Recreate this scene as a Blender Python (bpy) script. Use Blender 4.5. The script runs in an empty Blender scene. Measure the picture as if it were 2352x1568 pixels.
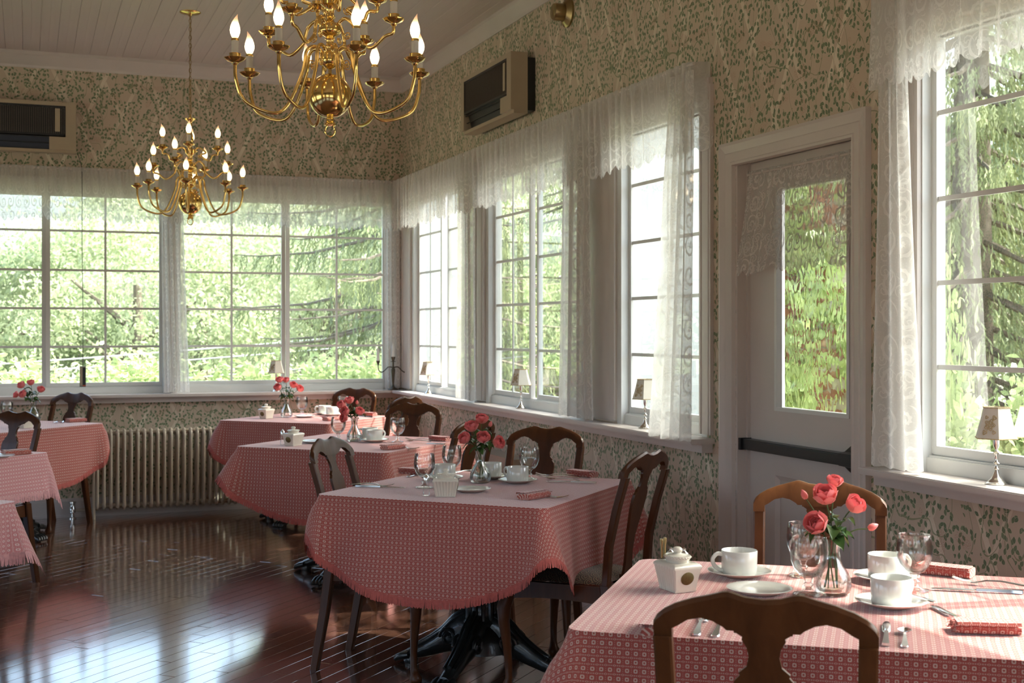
import bpy, math, random
import numpy as np
from mathutils import Vector, Matrix

random.seed(11)
np.random.seed(11)
sc = bpy.context.scene
C = sc.collection
PI = math.pi
R = math.radians

# ------------------------------------------------------------------ camera, sky, sun, exposure
CAM = Vector((-2.926, -10.281, 1.42))
cam_d = bpy.data.cameras.new('camera')
cam_d.sensor_width = 36.0
cam_d.lens = 45.0
cam_d.shift_y = -27 / 2352
cam_d.clip_start = 0.05
cam_d.dof.use_dof = True
cam_d.dof.focus_distance = 4.4
cam_d.dof.aperture_fstop = 8.0
cam = bpy.data.objects.new('camera', cam_d)
cam.location = CAM
cam.rotation_euler = (R(90), 0, R(-20.786))
C.objects.link(cam)
sc.camera = cam

world = bpy.data.worlds.new('sky')
sc.world = world
world.use_nodes = True
wn = world.node_tree
wn.nodes.clear()
w_out = wn.nodes.new('ShaderNodeOutputWorld')
w_bg = wn.nodes.new('ShaderNodeBackground')
w_sky = wn.nodes.new('ShaderNodeTexSky')
w_sky.sky_type = 'NISHITA'
w_sky.sun_disc = False
w_sky.sun_elevation = R(54)
w_sky.sun_rotation = R(99)
w_sky.air_density = 1.0
w_sky.dust_density = 6.0
w_sky.ozone_density = 1.0
w_bg.inputs['Strength'].default_value = 0.50
wn.links.new(w_sky.outputs[0], w_bg.inputs[0])
wn.links.new(w_bg.outputs[0], w_out.inputs[0])

sun_d = bpy.data.lights.new('sun', 'SUN')
sun_d.energy = 7.0
sun_d.color = (1.0, 0.96, 0.90)
sun_d.angle = R(0.6)
sun = bpy.data.objects.new('sun', sun_d)
to_sun = Vector((math.cos(R(54)) * 0.98, math.cos(R(54)) * -0.16, math.sin(R(54))))
sun.rotation_euler = to_sun.to_track_quat('Z', 'Y').to_euler()
sun.location = (12, -4, 14)
C.objects.link(sun)

sc.view_settings.view_transform = 'Standard'
sc.view_settings.look = 'None'
sc.view_settings.exposure = 1.42
sc.view_settings.gamma = 1.0
sc.view_settings.use_curve_mapping = False
cy = sc.cycles
cy.use_denoising = True
cy.use_adaptive_sampling = True
cy.adaptive_threshold = 0.05
cy.max_bounces = 8
cy.diffuse_bounces = 4
cy.glossy_bounces = 4
cy.transmission_bounces = 8
cy.transparent_max_bounces = 14
cy.caustics_reflective = False
cy.caustics_refractive = False
cy.sample_clamp_indirect = 6.0


# ------------------------------------------------------------------ mesh helpers
class MB:
    """collects verts and faces; build() links them as one mesh object"""
    def __init__(self):
        self.v = []
        self.f = []
        self.uv = {}

    def add(self, verts, faces):
        o = len(self.v)
        self.v.extend([tuple(p) for p in verts])
        self.f.extend([tuple(i + o for i in fc) for fc in faces])
        return o

    def box(self, x0, x1, y0, y1, z0, z1, m=None):
        vs = [(x, y, z) for x in (x0, x1) for y in (y0, y1) for z in (z0, z1)]
        if m is not None:
            vs = [tuple(m @ Vector(p)) for p in vs]
        self.add(vs, [(0, 1, 3, 2), (4, 6, 7, 5), (0, 4, 5, 1), (2, 3, 7, 6), (0, 2, 6, 4), (1, 5, 7, 3)])
        return self

    def lathe(self, prof, n=24, c=(0, 0, 0), caps=True, m=None, ry=1.0):
        """prof: list of (r, z); revolved about z"""
        vs, fs = [], []
        k = len(prof)
        for i in range(n):
            a = 2 * PI * i / n
            for r, z in prof:
                p = Vector((c[0] + r * math.cos(a), c[1] + ry * r * math.sin(a), c[2] + z))
                vs.append(tuple(m @ p) if m is not None else tuple(p))
        for i in range(n):
            j = (i + 1) % n
            for q in range(k - 1):
                fs.append((i * k + q, j * k + q, j * k + q + 1, i * k + q + 1))
        if caps:
            if prof[0][0] > 1e-5:
                fs.append(tuple(i * k for i in reversed(range(n))))
            if prof[-1][0] > 1e-5:
                fs.append(tuple(i * k + k - 1 for i in range(n)))
        self.add(vs, fs)
        return self

    def tube(self, pts, rad, n=8, caps=True, closed=False, flat=1.0):
        pts = [Vector(p) for p in pts]
        m = len(pts)
        rs = rad if isinstance(rad, (list, tuple)) else [rad] * m
        vs, fs = [], []
        up = Vector((0, 0, 1))
        prev = None
        for i, p in enumerate(pts):
            if closed:
                t = pts[(i + 1) % m] - pts[(i - 1) % m]
            else:
                t = pts[min(i + 1, m - 1)] - pts[max(i - 1, 0)]
            if t.length < 1e-9:
                t = Vector((0, 0, 1))
            t.normalize()
            if prev is None:
                a = up if abs(t.z) < 0.95 else Vector((1, 0, 0))
                s = t.cross(a).normalized()
            else:
                s = prev - t * prev.dot(t)
                if s.length < 1e-6:
                    s = t.cross(up)
                s.normalize()
            prev = s
            b = s.cross(t)
            for q in range(n):
                a = 2 * PI * q / n
                vs.append(tuple(p + (s * math.cos(a) + b * (math.sin(a) * flat)) * rs[i]))
        for i in range(m if closed else m - 1):
            i2 = (i + 1) % m
            for q in range(n):
                q2 = (q + 1) % n
                fs.append((i * n + q, i * n + q2, i2 * n + q2, i2 * n + q))
        if caps and not closed:
            fs.append(tuple(reversed(range(n))))
            fs.append(tuple((m - 1) * n + q for q in range(n)))
        self.add(vs, fs)
        return self

    def strip(self, rows, closed_u=False, closed_v=False):
        """rows: list of equally long lists of points -> quads"""
        k = len(rows[0])
        vs = [p for r in rows for p in r]
        fs = []
        nr = len(rows)
        for i in range(nr if closed_v else nr - 1):
            i2 = (i + 1) % nr
            for q in range(k if closed_u else k - 1):
                q2 = (q + 1) % k
                fs.append((i * k + q, i * k + q2, i2 * k + q2, i2 * k + q))
        return self.add(vs, fs)

    def ring_solid(self, sections):
        """sections: closed loops of points -> capped solid"""
        n = len(sections[0])
        o = self.strip(sections, closed_u=True)
        self.f.append(tuple(o + i for i in reversed(range(n))))
        self.f.append(tuple(o + (len(sections) - 1) * n + i for i in range(n)))
        return self

    def mesh(self, name, smooth=True, angle=35, uvs=None):
        me = bpy.data.meshes.new(name)
        me.from_pydata(self.v, [], self.f)
        me.update()
        if uvs is not None:
            lay = me.uv_layers.new(name='UVMap')
            idx = np.empty(len(me.loops), dtype=np.int32)
            me.loops.foreach_get('vertex_index', idx)
            lay.data.foreach_set('uv', np.asarray(uvs, dtype=np.float32)[idx].ravel())
        if smooth:
            me.shade_smooth()
            me.set_sharp_from_angle(angle=R(angle))
        return me

    def build(self, name, material, parent=None, smooth=True, angle=35, loc=None, rot=None, uvs=None):
        return link(name, self.mesh(name, smooth, angle, uvs), material, parent, loc, rot)


def link(name, me, material=None, parent=None, loc=None, rot=None, scale=None):
    o = bpy.data.objects.new(name, me)
    if material is not None and me is not None and len(me.materials) == 0:
        me.materials.append(material)
    C.objects.link(o)
    if parent is not None:
        o.parent = parent
    if loc is not None:
        o.location = loc
    if rot is not None:
        o.rotation_euler = rot
    if scale is not None:
        o.scale = scale
    return o


def tag(o, label, cat, group=None):
    o['label'] = label
    o['category'] = cat
    if group:
        o['group'] = group
    return o


def thing(name, label, cat, loc=(0, 0, 0), rz=0.0, group=None):
    o = bpy.data.objects.new(name, None)
    o.empty_display_size = 0.05
    C.objects.link(o)
    o.location = loc
    o.rotation_euler = (0, 0, rz)
    return tag(o, label, cat, group)


def struct(o):
    o['kind'] = 'structure'
    return o


def stuff(o):
    o['kind'] = 'stuff'
    return o


def copy_tree(o, parent=None):
    c = o.copy()
    C.objects.link(c)
    c.parent = parent
    for ch in o.children:
        copy_tree(ch, c)
    return c


def place_copy(root, loc, rz, label, group=None, cat=None):
    c = copy_tree(root)
    c.location = loc
    c.rotation_euler = (0, 0, rz)
    c['label'] = label
    if cat:
        c['category'] = cat
    if group:
        c['group'] = group
    elif 'group' in c:
        del c['group']
    return c


def smoothstep(a, b, x):
    t = min(1, max(0, (x - a) / (b - a)))
    return t * t * (3 - 2 * t)


def interp(tab, x):
    """piecewise smooth interpolation in a table of (x, y)"""
    if x <= tab[0][0]:
        return tab[0][1]
    for (a, p), (b, q) in zip(tab, tab[1:]):
        if x <= b:
            t = (x - a) / (b - a)
            return p + (q - p) * t
    return tab[-1][1]


def catmull(pts, n=6):
    P = [Vector(p) for p in pts]
    out = []
    for i in range(len(P) - 1):
        p0 = P[max(i - 1, 0)]
        p1, p2 = P[i], P[i + 1]
        p3 = P[min(i + 2, len(P) - 1)]
        for k in range(n):
            t = k / n
            out.append(0.5 * ((2 * p1) + (p2 - p0) * t + (2 * p0 - 5 * p1 + 4 * p2 - p3) * t * t + (3 * p1 - p0 - 3 * p2 + p3) * t ** 3))
    out.append(P[-1])
    return out


# ------------------------------------------------------------------ material helpers
class G:
    def __init__(self, name):
        self.m = bpy.data.materials.new(name)
        self.m.use_nodes = True
        self.t = self.m.node_tree
        self.t.nodes.clear()
        self.out = self.t.nodes.new('ShaderNodeOutputMaterial')

    def n(self, typ, out=0, props=None, **ins):
        nd = self.t.nodes.new('ShaderNode' + typ)
        for k, v in (props or {}).items():
            setattr(nd, k, v)
        for k, v in ins.items():
            key = int(k[1:]) if k[0] == 'i' and k[1:].isdigit() else k.replace('_', ' ')
            s = nd.inputs[key]
            if hasattr(v, 'is_output'):
                self.t.links.new(v, s)
            else:
                s.default_value = v
        return nd.outputs[out] if out is not None else nd

    def math(self, op, a, b=0.0, c=0.0, clamp=False):
        return self.n('Math', props={'operation': op, 'use_clamp': clamp}, i0=a, i1=b, i2=c)

    def mix(self, f, a, b, typ='MIX'):
        return self.n('Mix', out=2, props={'data_type': 'RGBA', 'blend_type': typ}, i0=f, i6=a, i7=b)

    def ramp(self, f, stops, interp='LINEAR'):
        nd = self.n('ValToRGB', out=None, i0=f)
        cr = nd.color_ramp
        cr.interpolation = interp
        while len(cr.elements) < len(stops):
            cr.elements.new(0.5)
        for e, (p, c) in zip(cr.elements, stops):
            e.position = p
            e.color = c if len(c) == 4 else (*c, 1)
        return nd.outputs[0]

    def coord(self, kind='Object'):
        return self.n('TexCoord', out=None).outputs[kind]

    def map(self, v, scale=(1, 1, 1), rot=(0, 0, 0), loc=(0, 0, 0)):
        return self.n('Mapping', Vector=v, Scale=scale, Rotation=rot, Location=loc)

    def bump(self, h, strength=0.3, dist=0.01):
        return self.n('Bump', Height=h, Strength=strength, Distance=dist)

    def done(self, shader):
        self.t.links.new(shader, self.out.inputs[0])
        return self.m


def rgba(c):
    return (c[0], c[1], c[2], 1.0)


def plain(name, col, rough=0.5, metal=0.0, var=0.12, scale=12.0, bump=0.0, spec=0.5, coat=0.0):
    g = G(name)
    co = g.coord()
    nz = g.n('TexNoise', Vector=co, Scale=scale, Detail=4.0)
    a = rgba([max(0, x * (1 - var)) for x in col])
    b = rgba([min(1, x * (1 + var)) for x in col])
    kw = {}
    if bump:
        kw['Normal'] = g.bump(nz, bump, 0.01)
    p = g.n('BsdfPrincipled', Base_Color=g.mix(nz, a, b), Roughness=rough, Metallic=metal,
            Specular_IOR_Level=spec, Coat_Weight=coat, **kw)
    return g.done(p)


def mat_wood(name, dark, light, rough=0.28, coat=0.3, axis=(1, 1, 0.12), scale=30):
    g = G(name)
    co = g.map(g.coord(), axis)
    n1 = g.n('TexNoise', Vector=co, Scale=scale, Detail=6.0, Roughness=0.6, Distortion=0.6)
    n2 = g.n('TexNoise', Vector=co, Scale=scale * 0.2, Detail=2.0)
    f = g.math('MULTIPLY_ADD', n2, 0.6, g.math('MULTIPLY', n1, 0.5), clamp=True)
    col = g.ramp(f, [(0.25, dark), (0.8, light)])
    p = g.n('BsdfPrincipled', Base_Color=col, Roughness=rough, Coat_Weight=coat, Coat_Roughness=0.15, Specular_IOR_Level=0.22,
            Normal=g.bump(n1, 0.06, 0.004))
    return g.done(p)


def mat_wallpaper(name, horiz):
    """cream paper: pale slanted trellis canes, green leaf sprays, thin vines, pink berry dots, sheet seams"""
    g = G(name)
    ps = g.n('SeparateXYZ', out=None, i0=g.coord())
    u = ps.outputs[horiz]
    v = ps.outputs[2]
    uv = g.n('CombineXYZ', i0=u, i1=v)
    base_n = g.n('TexNoise', Vector=uv, Scale=3.0, Detail=3.0)
    base = g.mix(base_n, (0.55, 0.445, 0.335, 1), (0.59, 0.485, 0.38, 1))
    # trellis canes, two slants
    def cane(sx, sy, sp, w, off):
        d = g.math('ADD', g.math('MULTIPLY', u, sx), g.math('MULTIPLY_ADD', v, sy, off))
        fr = g.math('PINGPONG', d, sp)
        return g.math('LESS_THAN', fr, w)
    c1 = cane(0.90, -0.43, 0.115, 0.0125, 10.0)
    c2 = cane(0.90, 0.43, 0.155, 0.0115, 10.0)
    gap = g.math('MULTIPLY_ADD', g.n('TexNoise', Vector=uv, Scale=5.0, Detail=0.0), 1.2, 0.0, clamp=True)
    col = g.mix(g.math('MULTIPLY', g.math('MAXIMUM', c1, c2), g.math('MULTIPLY', gap, 1.0)), base, (0.76, 0.68, 0.55, 1))
    # cane edges / ochre streaks
    e1 = cane(0.90, -0.43, 0.115, 0.0155, 10.0)
    e = g.math('SUBTRACT', e1, c1, clamp=True)
    col = g.mix(g.math('MULTIPLY', e, g.math('MULTIPLY', gap, 0.35)), col, (0.45, 0.32, 0.17, 1))
    # vines: isolines of a soft noise
    vn = g.n('TexNoise', Vector=g.map(uv, (1, 0.6, 1)), Scale=5.5, Detail=1.0, Distortion=0.4)
    vn2 = g.n('TexNoise', Vector=g.map(uv, (1, 0.5, 1), loc=(5, 9, 0)), Scale=8.0, Detail=0.0, Distortion=0.3)
    vine = g.math('MAXIMUM', g.math('LESS_THAN', g.math('ABSOLUTE', g.math('SUBTRACT', vn, 0.5)), 0.0042), g.math('LESS_THAN', g.math('ABSOLUTE', g.math('SUBTRACT', vn2, 0.5)), 0.006))
    col = g.mix(g.math('MULTIPLY', vine, 0.75), col, (0.20, 0.24, 0.12, 1))
    near = g.math('GREATER_THAN', g.n('TexNoise', Vector=g.map(uv, (1, 0.8, 1), loc=(7, 1, 0)), Scale=13.0, Detail=1.0), 0.435)
    # leaves: one ellipse per Voronoi cell with a random turn
    def leaves(scale, off, rx, ry):
        vo = g.n('TexVoronoi', out=None, props={'voronoi_dimensions': '2D'},
                 Vector=g.map(uv, loc=(off, off * 1.7, 0)), Scale=scale, Randomness=0.75)
        vec = g.n('VectorMath', props={'operation': 'SUBTRACT'},
                  i0=g.map(uv, loc=(off, off * 1.7, 0)), i1=vo.outputs['Position'])
        rnd = g.n('SeparateColor', out=None, i0=vo.outputs['Color'])
        ang = g.math('MULTIPLY_ADD', rnd.outputs[0], 2.2, -1.1)
        rt = g.n('VectorRotate', props={'rotation_type': 'Z_AXIS'}, Vector=vec, Angle=ang)
        s = g.n('SeparateXYZ', out=None, i0=rt)
        dx = g.math('DIVIDE', s.outputs[0], rx)
        dy = g.math('DIVIDE', s.outputs[1], ry)
        # pointed oval
        dx = g.math('DIVIDE', dx, g.math('SUBTRACT', 1.05, g.math('MULTIPLY', g.math('ABSOLUTE', dy), 0.42)))
        d = g.math('SQRT', g.math('ADD', g.math('MULTIPLY', dx, dx), g.math('MULTIPLY', dy, dy)))
        vein = g.math('LESS_THAN', g.math('ABSOLUTE', dx), 0.10)
        return d, vein, rnd.outputs[1]
    d1, ve, rn = leaves(29.0, 3.3, 0.0072, 0.0120)
    d2, ve2, rn2 = leaves(31.0, 8.1, 0.0066, 0.0110)
    for d, vv, rr in ((d1, ve, rn), (d2, ve2, rn2)):
        on = g.math('MULTIPLY', near, g.math('GREATER_THAN', rr, 0.12))
        halo = g.math('MULTIPLY', g.math('LESS_THAN', d, 1.25), on)
        col = g.mix(g.math('MULTIPLY', halo, 0.55), col, (0.56, 0.51, 0.37, 1))
        leaf = g.math('MULTIPLY', g.math('LESS_THAN', d, 1.0), on)
        lc = g.mix(rr, (0.115, 0.165, 0.095, 1), (0.205, 0.255, 0.145, 1))
        lc = g.mix(g.math('MULTIPLY', vv, 0.5), lc, (0.32, 0.36, 0.20, 1))
        col = g.mix(leaf, col, lc)
    # berry dots
    bv = g.n('TexVoronoi', out=0, props={'voronoi_dimensions': '2D'}, Vector=uv, Scale=210.0)
    bm = g.math('GREATER_THAN', g.n('TexNoise', Vector=g.map(uv, loc=(4, 2, 0)), Scale=12.0, Detail=0.0), 0.66)
    dot = g.math('MULTIPLY', g.math('LESS_THAN', bv, 0.30), bm)
    col = g.mix(g.math('MULTIPLY', dot, 0.5), col, (0.40, 0.16, 0.11, 1))
    # seams between paper sheets
    seam = g.math('LESS_THAN', g.math('PINGPONG', g.math('ADD', u, 0.13), 0.265), 0.0016)
    col = g.mix(g.math('MULTIPLY', seam, 0.55), col, (0.62, 0.53, 0.40, 1))
    p = g.n('BsdfPrincipled', Base_Color=col, Roughness=0.62, Specular_IOR_Level=0.3)
    return g.done(p)


def mat_cloth(name, red, white, top=False):
    """woven check: rows of pale hollow squares and ticks on red"""
    g = G(name)
    s = g.n('SeparateXYZ', out=None, i0=g.n('UVMap', props={'uv_map': 'UVMap'}))
    P = 0.0185
    def cell(x):
        return g.math('SUBTRACT', g.math('FRACT', g.math('DIVIDE', x, P)), 0.5)
    cu, cv = cell(s.outputs[0]), cell(s.outputs[1])
    au, av = g.math('ABSOLUTE', cu), g.math('ABSOLUTE', cv)
    mx = g.math('MAXIMUM', au, av)
    ln = g.math('SQRT', g.math('ADD', g.math('MULTIPLY', au, au), g.math('MULTIPLY', av, av)))
    rd = g.math('MULTIPLY_ADD', mx, 0.6, g.math('MULTIPLY', ln, 0.36))
    ring = g.math('MULTIPLY', g.math('LESS_THAN', rd, 0.225), g.math('GREATER_THAN', rd, 0.105))
    # pale dotted weft between the rows
    tick = g.math('MULTIPLY', g.math('GREATER_THAN', av, 0.43),
                  g.math('GREATER_THAN', g.math('PINGPONG', g.math('MULTIPLY', cu, 4.0), 0.5), 0.2))
    tick2 = g.math('MULTIPLY', g.math('GREATER_THAN', au, 0.45),
                   g.math('GREATER_THAN', g.math('PINGPONG', g.math('MULTIPLY', cv, 4.0), 0.5), 0.3))
    f = g.math('MAXIMUM', ring, g.math('MAXIMUM', g.math('MULTIPLY', tick, 0.62), g.math('MULTIPLY', tick2, 0.42)))
    uvn = g.n('UVMap', props={'uv_map': 'UVMap'})
    wv = g.n('TexNoise', Vector=uvn, Scale=260.0, Detail=2.0)
    f = g.math('MULTIPLY', f, g.math('MULTIPLY_ADD', wv, 0.5, 0.62), clamp=True)
    blot = g.n('TexNoise', Vector=uvn, Scale=5.0, Detail=2.0)
    rr = g.mix(blot, rgba([x * 0.88 for x in red]), rgba([min(1, x * 1.12) for x in red]))
    col = g.mix(f, rr, rgba(white))
    weave = g.n('TexNoise', Vector=uvn, Scale=700.0, Detail=1.0)
    p = g.n('BsdfPrincipled', Base_Color=col, Roughness=0.85, Sheen_Weight=0.6, Sheen_Roughness=0.4,
            Sheen_Tint=(1, 0.9, 0.88, 1), Specular_IOR_Level=0.35, Normal=g.bump(g.math('ADD', f, weave), 0.25, 0.002))
    return g.done(p)


def mat_lace(name, net=0.42, solid=0.93, scale=1.0, tint=(0.86, 0.85, 0.82), fade=None):
    """white machine lace: fine net with scroll and flower figures in denser thread"""
    g = G(name)
    uv = g.n('UVMap', props={'uv_map': 'UVMap'})
    def curls(cell, off, arms, wid):
        """one leafy spiral per jittered cell, alternating handedness"""
        q = g.n('VectorMath', props={'operation': 'SCALE'}, i0=g.map(uv, loc=(off, off * 0.7, 0)), Scale=scale / cell)
        idv = g.n('VectorMath', props={'operation': 'FLOOR'}, i0=q)
        rn = g.n('TexWhiteNoise', out=None, props={'noise_dimensions': '3D'}, i0=idv)
        jit = g.n('VectorMath', props={'operation': 'SCALE'}, i0=g.n('VectorMath', props={'operation': 'SUBTRACT'}, i0=rn.outputs[1], i1=(0.5, 0.5, 0.5)), Scale=0.16)
        lc = g.n('VectorMath', props={'operation': 'ADD'}, i0=g.n('VectorMath', props={'operation': 'SUBTRACT'}, i0=g.n('VectorMath', props={'operation': 'FRACTION'}, i0=q), i1=(0.5, 0.5, 0.0)), i1=jit)
        sp = g.n('SeparateXYZ', out=None, i0=lc)
        x, y = sp.outputs[0], sp.outputs[1]
        r = g.math('SQRT', g.math('ADD', g.math('MULTIPLY', x, x), g.math('MULTIPLY', y, y)))
        hand = g.math('SUBTRACT', g.math('MULTIPLY', g.math('GREATER_THAN', rn.outputs[0], 0.5), 2.0), 1.0)
        th = g.math('MULTIPLY', g.math('ARCTAN2', y, x), hand)
        ph = g.math('FRACT', g.math('ADD', g.math('MULTIPLY', th, arms / 6.28318), g.math('MULTIPLY_ADD', r, 3.4, rn.outputs[0])))
        lobes = g.math('MULTIPLY_ADD', g.math('SINE', g.math('MULTIPLY', th, 9.0)), 0.06, wid)
        body = g.math('LESS_THAN', ph, lobes)
        lim = g.math('MULTIPLY', g.math('LESS_THAN', r, 0.46), g.math('GREATER_THAN', r, 0.05))
        eye = g.math('LESS_THAN', r, 0.045)
        return g.math('MAXIMUM', g.math('MULTIPLY', body, lim), eye)
    c1 = curls(0.125, 0.0, 1.0, 0.34)
    c2 = curls(0.060, 3.1, 2.0, 0.30)
    dots = g.math('LESS_THAN', g.n('TexVoronoi', props={'voronoi_dimensions': '2D'}, Vector=uv, Scale=75.0 * scale), 0.22)
    zone = g.math('GREATER_THAN', g.n('TexNoise', Vector=g.map(uv, loc=(2, 5, 0)), Scale=6.0 * scale, Detail=1.0), 0.50)
    fig = g.math('MAXIMUM', g.math('MULTIPLY', c1, g.math('MULTIPLY_ADD', zone, -0.25, 1.0)), g.math('MULTIPLY', g.math('MULTIPLY', c2, zone), 0.8))
    fig = g.math('MAXIMUM', fig, g.math('MULTIPLY', dots, 0.22))
    if fade:
        vv = g.n('SeparateXYZ', out=None, i0=uv).outputs[1]
        fig = g.math('MULTIPLY', fig, g.n('MapRange', i0=vv, i1=fade[0], i2=fade[1], i3=0.18, i4=1.0))
    alpha = g.math('MULTIPLY_ADD', fig, solid - net, net)
    diff = g.n('BsdfDiffuse', Color=rgba(tint), Roughness=0.9)
    tr = g.n('BsdfTranslucent', Color=rgba(tint))
    sh = g.n('MixShader', i0=0.42, i1=diff, i2=tr)
    mx = g.n('MixShader', i0=alpha, i1=g.n('BsdfTransparent'), i2=sh)
    return g.done(mx)


def mat_pane(name, refl=0.07, tint=(0.93, 0.97, 0.95), rough=0.0):
    g = G(name)
    lw = g.n('LayerWeight', out=0, Blend=0.28)
    f = g.math('MULTIPLY_ADD', lw, 0.30, refl, clamp=True)
    nz = g.n('TexNoise', Vector=g.coord(), Scale=1.3, Detail=0.0)
    gl = g.n('BsdfGlossy', Color=(1, 1, 1, 1), Roughness=rough, Normal=g.bump(nz, 0.02, 0.02))
    mx = g.n('MixShader', i0=f, i1=g.n('BsdfTransparent', Color=rgba(tint)), i2=gl)
    return g.done(mx)


def mat_textured_glass(name):
    g = G(name)
    co = g.map(g.coord(), (1, 1, 0.7))
    nz = g.n('TexNoise', Vector=co, Scale=20.0, Detail=1.0, Distortion=0.3)
    gl = g.n('BsdfRefraction', Color=(0.97, 0.99, 0.97, 1), Roughness=0.0, IOR=1.14, Normal=g.bump(nz, 0.28, 0.02))
    rf = g.n('BsdfGlossy', Color=(1, 1, 1, 1), Roughness=0.03, Normal=g.bump(nz, 0.3, 0.02))
    return g.done(g.n('MixShader', i0=0.06, i1=gl, i2=rf))


def mat_glassware(name):
    """thin clear glass: clear face-on, brighter and darker lines where the wall is seen edge-on"""
    g = G(name)
    nz = g.n('TexNoise', Vector=g.coord(), Scale=14.0, Detail=1.0)
    nrm = g.bump(nz, 0.04, 0.01)
    lw = g.n('LayerWeight', out=1, Blend=0.5)
    edge = g.math('POWER', lw, 3.2)
    col = g.mix(edge, (0.97, 0.975, 0.97, 1), (0.50, 0.53, 0.53, 1))
    fr = g.n('LayerWeight', out=0, Blend=0.30, Normal=nrm)
    gl = g.n('BsdfGlossy', Color=(1, 1, 1, 1), Roughness=0.02, Normal=nrm)
    f = g.math('MULTIPLY_ADD', fr, 0.75, 0.03, clamp=True)
    return g.done(g.n('MixShader', i0=f, i1=g.n('BsdfTransparent', Color=col), i2=gl))


def mat_leaf(name, a, b, trans=0.4, rough=0.5):
    g = G(name)
    rnd = g.n('TexNoise', Vector=g.coord(), Scale=1.7, Detail=3.0)
    wn_ = g.n('TexWhiteNoise', out=0, props={'noise_dimensions': '3D'},
              i0=g.n('VectorMath', props={'operation': 'SNAP'}, i0=g.coord(), i1=(0.16, 0.16, 0.16)))
    f = g.math('MULTIPLY_ADD', wn_, 0.55, g.math('MULTIPLY', rnd, 0.5), clamp=True)
    col = g.mix(f, rgba(a), rgba(b))
    p = g.n('BsdfPrincipled', Base_Color=col, Roughness=rough, Specular_IOR_Level=0.4)
    t = g.n('BsdfTranslucent', Color=col)
    return g.done(g.n('MixShader', i0=trans, i1=p, i2=t))


def mat_bulb(name, col, strength):
    g = G(name)
    z = g.n('SeparateXYZ', out=None, i0=g.coord('Generated')).outputs[2]
    c = g.ramp(z, [(0.0, (1.0, 0.60, 0.25)), (0.28, (1.0, 0.80, 0.50)), (0.60, (1.0, 0.66, 0.34)), (1.0, (0.95, 0.48, 0.24))])
    st = g.ramp(z, [(0.0, (0.28,) * 3), (0.25, (1.0,) * 3), (0.50, (0.55,) * 3), (0.75, (0.16,) * 3), (1.0, (0.07,) * 3)])
    e = g.n('Emission', Color=c, Strength=g.math('MULTIPLY', st, strength))
    return g.done(e)


def mat_floor(name):
    g = G(name)
    oi = g.n('ObjectInfo', out=None)
    geo = g.n('NewGeometry', out=None)
    pos = g.map(geo.outputs['Position'], (1, 1, 1), (0, 0, R(-45)))
    st = g.map(pos, (2.2, 40, 1))
    nz = g.n('TexNoise', Vector=st, Scale=2.0, Detail=6.0, Roughness=0.6)
    rw = g.n('TexWhiteNoise', out=0, props={'noise_dimensions': '3D'},
             i0=g.n('VectorMath', props={'operation': 'SNAP'}, i0=pos, i1=(0.93, 0.0812, 10)))
    rnd = g.math('ADD', g.math('MULTIPLY', oi.outputs['Random'], 0.5), g.math('MULTIPLY', rw, 0.5))
    base = g.mix(rnd, (0.13, 0.054, 0.034, 1), (0.22, 0.100, 0.062, 1))
    col = g.mix(g.math('MULTIPLY', nz, 0.55), base, (0.060, 0.023, 0.015, 1))
    # scuffs and dust specks
    scr = g.n('TexNoise', Vector=g.map(pos, (9, 260, 1)), Scale=1.0, Detail=3.0)
    blotch = g.n('TexNoise', Vector=pos, Scale=1.6, Detail=3.0)
    ro = g.math('MULTIPLY_ADD', g.math('MULTIPLY', scr, blotch), 0.22, 0.085)
    wob = g.n('TexNoise', Vector=g.map(pos, (1.2, 13, 1)), Scale=1.0, Detail=2.0)
    sp = g.n('TexVoronoi', props={'voronoi_dimensions': '2D'}, Vector=pos, Scale=38.0)
    speck = g.math('MULTIPLY', g.math('LESS_THAN', sp, 0.055),
                   g.math('GREATER_THAN', g.n('TexNoise', Vector=pos, Scale=2.3, Detail=2.0), 0.56))
    col = g.mix(g.math('MULTIPLY', speck, 0.7), col, (0.5, 0.46, 0.42, 1))
    p = g.n('BsdfPrincipled', Base_Color=col, Roughness=ro, Coat_Weight=1.0, Coat_Roughness=0.10, Coat_IOR=1.65, Specular_IOR_Level=0.7,
            Normal=g.bump(g.math('ADD', wob, g.math('MULTIPLY', scr, 0.15)), 0.10, 0.012))
    return g.done(p)


def mat_tapestry(name):
    """dark seat tapestry with overlapping fan scales"""
    g = G(name)
    s = g.n('SeparateXYZ', out=None, i0=g.coord())
    a = 0.052
    yy = g.math('DIVIDE', s.outputs[1], a * 0.5)
    row = g.math('FLOOR', yy)
    xo = g.math('MULTIPLY', g.math('MODULO', g.math('ADD', row, 100.0), 2.0), 0.5)
    fx = g.math('SUBTRACT', g.math('FRACT', g.math('ADD', g.math('DIVIDE', s.outputs[0], a), xo)), 0.5)
    fy = g.math('MULTIPLY', g.math('FRACT', yy), 0.5)
    d = g.math('SQRT', g.math('ADD', g.math('MULTIPLY', fx, fx), g.math('MULTIPLY', fy, fy)))
    ringv = g.math('SINE', g.math('MULTIPLY', d, 38.0))
    nz = g.n('TexNoise', Vector=g.coord(), Scale=120.0, Detail=2.0)
    col = g.ramp(g.math('MULTIPLY_ADD', ringv, 0.35, g.math('MULTIPLY_ADD', nz, 0.4, 0.3)),
                 [(0.2, (0.012, 0.009, 0.007)), (0.5, (0.09, 0.055, 0.025)), (0.8, (0.22, 0.16, 0.085))])
    spot = g.math('LESS_THAN', d, 0.10)
    col = g.mix(g.math('MULTIPLY', spot, 0.8), col, (0.16, 0.03, 0.02, 1))
    p = g.n('BsdfPrincipled', Base_Color=col, Roughness=0.8, Sheen_Weight=0.3, Normal=g.bump(nz, 0.3, 0.003))
    return g.done(p)


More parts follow.
